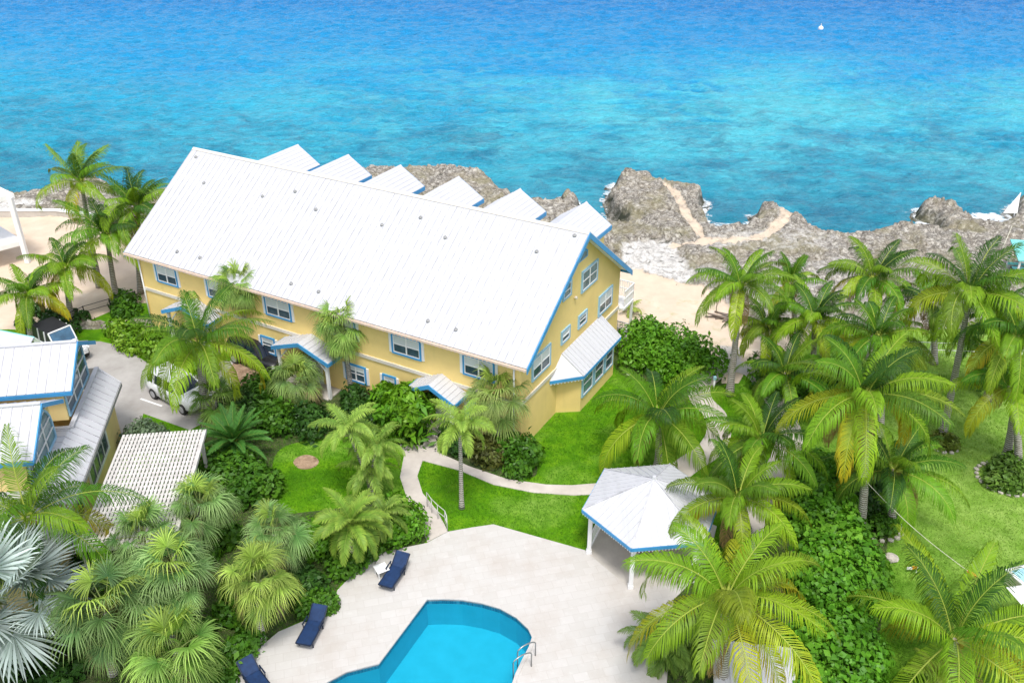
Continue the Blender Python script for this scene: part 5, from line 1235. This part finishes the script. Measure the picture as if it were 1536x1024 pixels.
feather('dark stiff cycad with spreading fronds next to the slatted pergola', (352, 662), (352, 690), 2.0, 83, nf=30, cols=((.035, .13, .02), (.05, .17, .025)), tip=(.08, .22, .04), el0=70, el1=2, droop=(18, 45), nl=46, ll=.34, lw=.045, ldroop=.1, name='cycad', trunk_r=(.22, .2), cat='cycad')
feather('pygmy date palm with fine dark fronds beside the trimmed bush', (526, 785), (528, 850), 1.9, 84, nf=26, cols=((.06, .18, .018), (.13, .28, .03)), tip=(.26, .36, .05), el0=75, el1=-30, nl=44, ll=.42, lw=.045, ldroop=.35, name='pygmy_date_palm')
feather('slender palm tuft by the trimmed bush near the pool path', (575, 770), (580, 815), 1.4, 85, nf=18, cols=((.06, .15, .02), (.09, .19, .03)), nl=30, ll=.35, name='pygmy_date_palm')
feather('clumping areca palm on the deck edge under the big foreground palm', None, (1010, 985), 1.6, 86, nf=14, heads=[(985, 958), (1015, 975), (1000, 1005), (1040, 995)], cols=((.06, .16, .02), (.10, .22, .03)), tip=(.2, .3, .05), ll=.45, name='areca_palm')
feather('small golden palm sprouting at the bottom of the bright right lawn', (1400, 1010), (1402, 1030), 1.2, 87, nf=10, cols=((.22, .29, .03), (.28, .32, .04)), name='areca_palm')
feather('dark clumping palm in the corner between building and far hedge', None, (1015, 590), 1.2, 88, nf=12, heads=[(950, 570), (975, 578)], cols=((.08, .2, .02), (.11, .23, .03)), name='areca_palm') if False else None
feather('spiky yellow green plant on the sand by the sea side balcony', (947, 462), (947, 470), .9, 89, nf=10, cols=((.2, .26, .03), (.26, .28, .04)), name='young_palm', nl=22, ll=.3)

def bush(name, label, outline_px, h, seed, n, leaf=.12, cols=((.05, .14, .012), (.08, .20, .015), (.12, .26, .02)), lobes=26, cat='shrub', group=None, trim=False, base_z=0., lobe_r=None, aspect=1.7, round_=False, fill=1.):
    """leafy shrub or hedge filling a ground outline (photo px on the ground) to height h"""
    rg = np.random.default_rng(seed); poly = np.array([P(u, v)[:2] for u, v in outline_px]); c = poly.mean(0)
    e = empty(name, (c[0], c[1], 0)); tag(e, label, cat, group)
    mn, mx = poly.min(0), poly.max(0); pts = []
    ext = max(mx - mn); lr = lobe_r or min(.42 * h + .12, .28 * min(mx - mn) + .1)
    while len(pts) < lobes:
        q = rg.uniform(mn, mx, (200, 2)); s_ = sdist(q[:, 0], q[:, 1], poly); pts += [tuple(x) for x in q[s_ > lr * .45]]
        if not len(pts): lr *= .6
    pts = np.array(pts[:lobes]); sdp = sdist(pts[:, 0], pts[:, 1], poly); mxs = max(sdp.max(), 1e-3)
    hz_ = h * (.62 + .38 * np.clip(sdp / mxs, 0, 1) ** .5) * rg.uniform(.82, 1.08, lobes) if not trim else h * rg.uniform(.94, 1.02, lobes)
    cen = np.stack([pts[:, 0] - c[0], pts[:, 1] - c[1], np.maximum(hz_ - lr, lr * .5)], 1)
    # leaves grow on the shells of the lobes, upper halves denser, a few lower to the ground
    li = rg.integers(0, lobes, n); v = nrmz(rg.normal(size=(n, 3))); v[:, 2] = np.abs(v[:, 2]) * 1.0 - .35 * rg.random(n); v = nrmz(v)
    rr = lr * rg.uniform(.72, 1.12, n) ** .7 * np.where(rg.random(n) < .08, rg.uniform(1.05, 1.4, n), 1); p = cen[li] + v * rr[:, None]
    low = rg.random(n) < .30; p[low, 2] *= rg.uniform(.1, 1, low.sum()); p[:, 2] = np.maximum(p[:, 2], .04)
    out = nrmz(v + rg.normal(size=(n, 3)) * .55 + (0, 0, .35)); a = nrmz(np.cross(out, rg.normal(size=(n, 3)))); b_ = np.cross(out, a)
    sz = leaf * (.5 + 1.1 * rg.random(n) ** 1.6)[:, None]; t = a * sz; s2 = b_ * sz / aspect
    V = np.stack([p - t, p - s2 * .95 + out * sz * .16, p + t - out * sz * .2, p + s2 * .95 + out * sz * .16], 1).reshape(-1, 3); b4 = (np.arange(n) * 4)[:, None]
    tone = (rg.random(lobes) * .6)[li] + rg.random(n) * .4; cc = np.array(cols); k_ = np.clip(tone * (len(cc) - 1), 0, len(cc) - 1.001); i0 = k_.astype(int); fr = (k_ - i0)[:, None]
    C = (cc[i0] * (1 - fr) + cc[i0 + 1] * fr) * rg.uniform(.8, 1.2, (n, 1)); C = np.repeat(C, 4, 0)
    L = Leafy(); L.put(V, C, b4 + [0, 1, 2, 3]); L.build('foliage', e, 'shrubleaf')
    mb = MB()
    for i in range(min(lobes, 14)):
        q = cen[i]; mb.tube([(q[0] * .6, q[1] * .6, 0), (q[0] * .85, q[1] * .85, q[2] * .5), tuple(q)], [.05, .035, .015], 5)
    mb.build('stems', 'stem', e); return e
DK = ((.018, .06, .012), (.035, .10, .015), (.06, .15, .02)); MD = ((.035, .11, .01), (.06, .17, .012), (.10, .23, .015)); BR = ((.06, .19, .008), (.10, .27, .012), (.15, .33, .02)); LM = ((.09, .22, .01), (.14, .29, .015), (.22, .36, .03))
bush('hedge', 'bright green clipped hedge between the bay window and the sandy beach', [(925, 505), (960, 500), (1010, 510), (1060, 530), (1088, 555), (1085, 580), (1040, 592), (990, 580), (935, 560)], 1.6, 101, 9000, .13, BR, 46, 'hedge', None, True)
bush('hedge', 'light green hedge along the driveway left of the big building', [(135, 498), (190, 490), (250, 508), (320, 540), (325, 570), (270, 560), (215, 545), (160, 520)], 1.25, 102, 6500, .13, LM, 40, 'hedge', None)
SG = ((.05, .17, .010), (.085, .25, .014), (.13, .33, .02), (.17, .36, .03))
bush('sea_grape_hedge', 'tall round-leaved hedge section right behind the lime palm', [(1180, 745), (1235, 735), (1290, 790), (1290, 850), (1240, 850), (1190, 820)], 2.0, 103, 9500, .125, SG, 26, 'hedge', 'round-leaved sea grape hedge right of the foreground palm', aspect=1.15)
bush('sea_grape_hedge', 'round-leaved hedge section in the middle of the row beside the right lawn', [(1195, 850), (1250, 835), (1308, 850), (1318, 920), (1260, 950), (1200, 930)], 2.1, 104, 10500, .125, SG, 26, 'hedge', 'round-leaved sea grape hedge right of the foreground palm', aspect=1.15)
bush('sea_grape_hedge', 'round-leaved hedge section at the bottom edge by the ribbed shed', [(1190, 950), (1260, 935), (1318, 950), (1325, 1060), (1260, 1110), (1190, 1080)], 2.0, 105, 10500, .125, SG, 26, 'hedge', 'round-leaved sea grape hedge right of the foreground palm', aspect=1.15)
bush('garden_shrub', 'bright leafy shrub beside the garden path right of the gazebo', [(1185, 715), (1225, 700), (1255, 720), (1245, 765), (1200, 770)], 1.7, 106, 2600, .14, BR, 14)
bush('frangipani_tree', 'large leafy frangipani bush in front of the yellow wall', [(560, 640), (600, 625), (648, 640), (655, 668), (610, 680), (565, 668)], 3.1, 107, 2600, .26, ((.06, .19, .01), (.11, .28, .012), (.19, .36, .02)), 20, 'tree', None, aspect=2.8, lobe_r=.62)
bush('round_shrub', 'grey green rounded shrub at the corner of the driveway and pergola', [(188, 655), (215, 645), (250, 650), (255, 672), (215, 680), (190, 672)], 1.15, 108, 3600, .085, ((.08, .14, .08), (.14, .21, .12), (.22, .30, .18)), 16)
bush('groundcover', 'patch of lime groundcover between the pergola and the white hatchback', [(240, 668), (280, 655), (315, 662), (320, 682), (270, 690), (240, 684)], .5, 109, 2200, .10, LM, 20)
bush('garden_shrub', 'dark broad-leaved bush along the right side of the slatted pergola', [(305, 705), (350, 690), (415, 705), (420, 740), (380, 765), (330, 765), (300, 740)], 1.5, 110, 5200, .14, MD, 24)
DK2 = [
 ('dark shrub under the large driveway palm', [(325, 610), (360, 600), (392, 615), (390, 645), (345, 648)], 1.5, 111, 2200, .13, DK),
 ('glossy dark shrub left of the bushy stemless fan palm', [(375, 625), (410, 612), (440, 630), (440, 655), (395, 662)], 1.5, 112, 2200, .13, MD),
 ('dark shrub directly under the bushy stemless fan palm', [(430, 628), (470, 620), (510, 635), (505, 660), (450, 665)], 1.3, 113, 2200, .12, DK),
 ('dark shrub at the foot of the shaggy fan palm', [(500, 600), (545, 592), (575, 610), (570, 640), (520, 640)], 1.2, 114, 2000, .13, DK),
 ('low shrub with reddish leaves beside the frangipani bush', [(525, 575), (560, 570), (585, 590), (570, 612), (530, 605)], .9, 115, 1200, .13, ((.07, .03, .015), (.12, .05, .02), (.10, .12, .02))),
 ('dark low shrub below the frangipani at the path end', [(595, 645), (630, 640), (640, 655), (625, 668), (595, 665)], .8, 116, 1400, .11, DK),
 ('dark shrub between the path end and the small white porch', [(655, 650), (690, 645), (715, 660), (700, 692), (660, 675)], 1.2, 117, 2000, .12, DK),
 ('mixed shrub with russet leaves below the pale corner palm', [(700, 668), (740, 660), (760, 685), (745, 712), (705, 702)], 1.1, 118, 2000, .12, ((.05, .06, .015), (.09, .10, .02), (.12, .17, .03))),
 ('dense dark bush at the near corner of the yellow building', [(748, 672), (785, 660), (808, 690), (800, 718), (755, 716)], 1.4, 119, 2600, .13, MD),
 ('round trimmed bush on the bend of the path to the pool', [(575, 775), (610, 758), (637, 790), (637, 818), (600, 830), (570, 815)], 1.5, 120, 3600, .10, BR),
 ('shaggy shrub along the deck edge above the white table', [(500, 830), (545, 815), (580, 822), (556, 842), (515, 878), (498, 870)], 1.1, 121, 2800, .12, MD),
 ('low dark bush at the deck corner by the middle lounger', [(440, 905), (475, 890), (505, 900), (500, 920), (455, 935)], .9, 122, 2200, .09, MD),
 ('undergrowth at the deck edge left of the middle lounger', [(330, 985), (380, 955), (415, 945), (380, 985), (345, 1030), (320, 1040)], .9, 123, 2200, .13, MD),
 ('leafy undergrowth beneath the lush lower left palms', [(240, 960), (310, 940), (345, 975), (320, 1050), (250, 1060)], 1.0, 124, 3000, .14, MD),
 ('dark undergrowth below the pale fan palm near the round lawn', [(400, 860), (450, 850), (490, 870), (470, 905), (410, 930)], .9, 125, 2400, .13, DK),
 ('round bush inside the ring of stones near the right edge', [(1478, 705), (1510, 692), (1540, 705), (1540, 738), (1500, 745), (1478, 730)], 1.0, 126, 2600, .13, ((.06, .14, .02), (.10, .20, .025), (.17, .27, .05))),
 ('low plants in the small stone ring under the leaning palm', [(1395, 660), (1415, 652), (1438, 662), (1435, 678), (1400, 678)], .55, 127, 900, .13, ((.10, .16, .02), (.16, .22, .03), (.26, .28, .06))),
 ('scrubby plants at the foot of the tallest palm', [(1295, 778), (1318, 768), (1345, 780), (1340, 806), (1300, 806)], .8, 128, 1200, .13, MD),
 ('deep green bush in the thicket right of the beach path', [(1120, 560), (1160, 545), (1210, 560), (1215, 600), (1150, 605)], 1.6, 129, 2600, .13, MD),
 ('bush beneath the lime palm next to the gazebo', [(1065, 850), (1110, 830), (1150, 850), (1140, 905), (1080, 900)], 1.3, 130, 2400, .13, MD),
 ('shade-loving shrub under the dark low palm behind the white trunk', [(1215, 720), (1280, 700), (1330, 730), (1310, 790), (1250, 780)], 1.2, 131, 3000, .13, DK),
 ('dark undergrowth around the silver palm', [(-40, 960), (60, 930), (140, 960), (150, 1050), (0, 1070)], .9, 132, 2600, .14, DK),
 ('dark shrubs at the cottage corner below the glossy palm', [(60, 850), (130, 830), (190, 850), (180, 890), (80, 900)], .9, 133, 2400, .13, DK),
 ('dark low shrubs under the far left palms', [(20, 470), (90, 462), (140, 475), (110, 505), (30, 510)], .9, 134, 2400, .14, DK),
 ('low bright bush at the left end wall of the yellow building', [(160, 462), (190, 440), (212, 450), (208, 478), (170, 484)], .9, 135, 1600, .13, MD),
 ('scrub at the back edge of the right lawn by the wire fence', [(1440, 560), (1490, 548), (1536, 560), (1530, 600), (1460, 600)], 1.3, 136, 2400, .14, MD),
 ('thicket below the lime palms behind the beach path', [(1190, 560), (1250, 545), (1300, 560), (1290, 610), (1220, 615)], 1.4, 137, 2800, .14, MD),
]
def grass():
    rg = np.random.default_rng(900); N = 150000
    x = rg.uniform(-16, 30, N); y = rg.uniform(24, 52, N)
    ok = (sdist(x, y, [P(*q) for q in deck_px]) < .0) & (sdist(x, y, [P(*q) for q in pathA]) < .0) & (sdist(x, y, pool_w) < 0)
    for ps, wd in PATHS: ok &= sdist(x, y, smooth_poly(px(ps), 8, False), False) > wd / 2
    cb, sb = math.cos(BX), math.sin(BX); lx = (x - BO[0]) * cb + (y - BO[1]) * sb; ly = -(x - BO[0]) * sb + (y - BO[1]) * cb
    ok &= ~((lx > -28) & (lx < .02) & (ly > -.02)) & ~((lx > -.1) & (lx < 1.2) & (ly > 4) & (ly < 10)) & ~((ly > -3) & (ly < 0) & (lx < -.5) & (lx > -28))
    ok &= (sdist(x, y, px([(880, 460), (940, 448), (1110, 452), (1230, 480), (1200, 520), (1125, 545), (1108, 575), (1082, 575), (1086, 540), (1010, 505), (900, 500)])) < 0) & (sdist(x, y, px([(436, 694), (460, 680), (482, 694), (460, 706)])) < 0)
    x, y = x[ok], y[ok]; n = len(x); k = 3; x = np.repeat(x, k) + rg.normal(0, .03, n * k); y = np.repeat(y, k) + rg.normal(0, .03, n * k); m_ = n * k
    hh = rg.uniform(.035, .085, m_); a = rg.uniform(0, 2 * math.pi, m_); w_ = rg.uniform(.008, .018, m_); ln = rg.normal(0, .03, (m_, 2))
    V = np.stack([np.stack([x - np.cos(a) * w_, y - np.sin(a) * w_, 0 * x], 1), np.stack([x + np.cos(a) * w_, y + np.sin(a) * w_, 0 * x], 1), np.stack([x + ln[:, 0], y + ln[:, 1], hh], 1)], 1).reshape(-1, 3)
    dry = np.clip((x - 13) / 8, 0, 1) * .6 + .45 * sstep(.5, .75, fbm(x * .3, y * .3, 4, 5)) + rg.normal(0, .12, m_); dry = np.clip(dry, 0, 1)[:, None]
    C = np.array([.085, .26, .008]) * (1 - dry) + np.array([.32, .48, .09]) * dry; C = np.repeat(C * rg.uniform(.6, 1.35, (m_, 1)), 3, 0)
    soup('grass', V, (np.zeros((0, 4), int), np.arange(m_ * 3).reshape(-1, 3)), C, 'leaf', None)['kind'] = 'stuff'
grass()
DK2 += [
 ('dark shrub hiding the black car beside the building entrance', [(370, 588), (400, 576), (428, 590), (422, 608), (380, 608)], 1.35, 142, 2000, .13, MD),
 ('leafy ground plants between the pergola and the grey green fan palm', [(240, 800), (300, 780), (360, 800), (350, 850), (270, 850)], .9, 138, 3000, .15, MD),
 ('leafy ground plants between the lush clump and the yellow centred fan palm', [(320, 880), (370, 850), (400, 880), (380, 950), (330, 960)], .9, 139, 2800, .15, MD),
 ('bright ground plants along the edge of the round lawn near the pygmy palm', [(420, 790), (470, 780), (510, 800), (500, 840), (440, 845)], .8, 140, 2400, .13, BR),
 ('ground plants behind the dark fan palm with yellow heart', [(150, 880), (210, 860), (250, 890), (230, 950), (160, 950)], .9, 141, 2600, .15, MD),
]
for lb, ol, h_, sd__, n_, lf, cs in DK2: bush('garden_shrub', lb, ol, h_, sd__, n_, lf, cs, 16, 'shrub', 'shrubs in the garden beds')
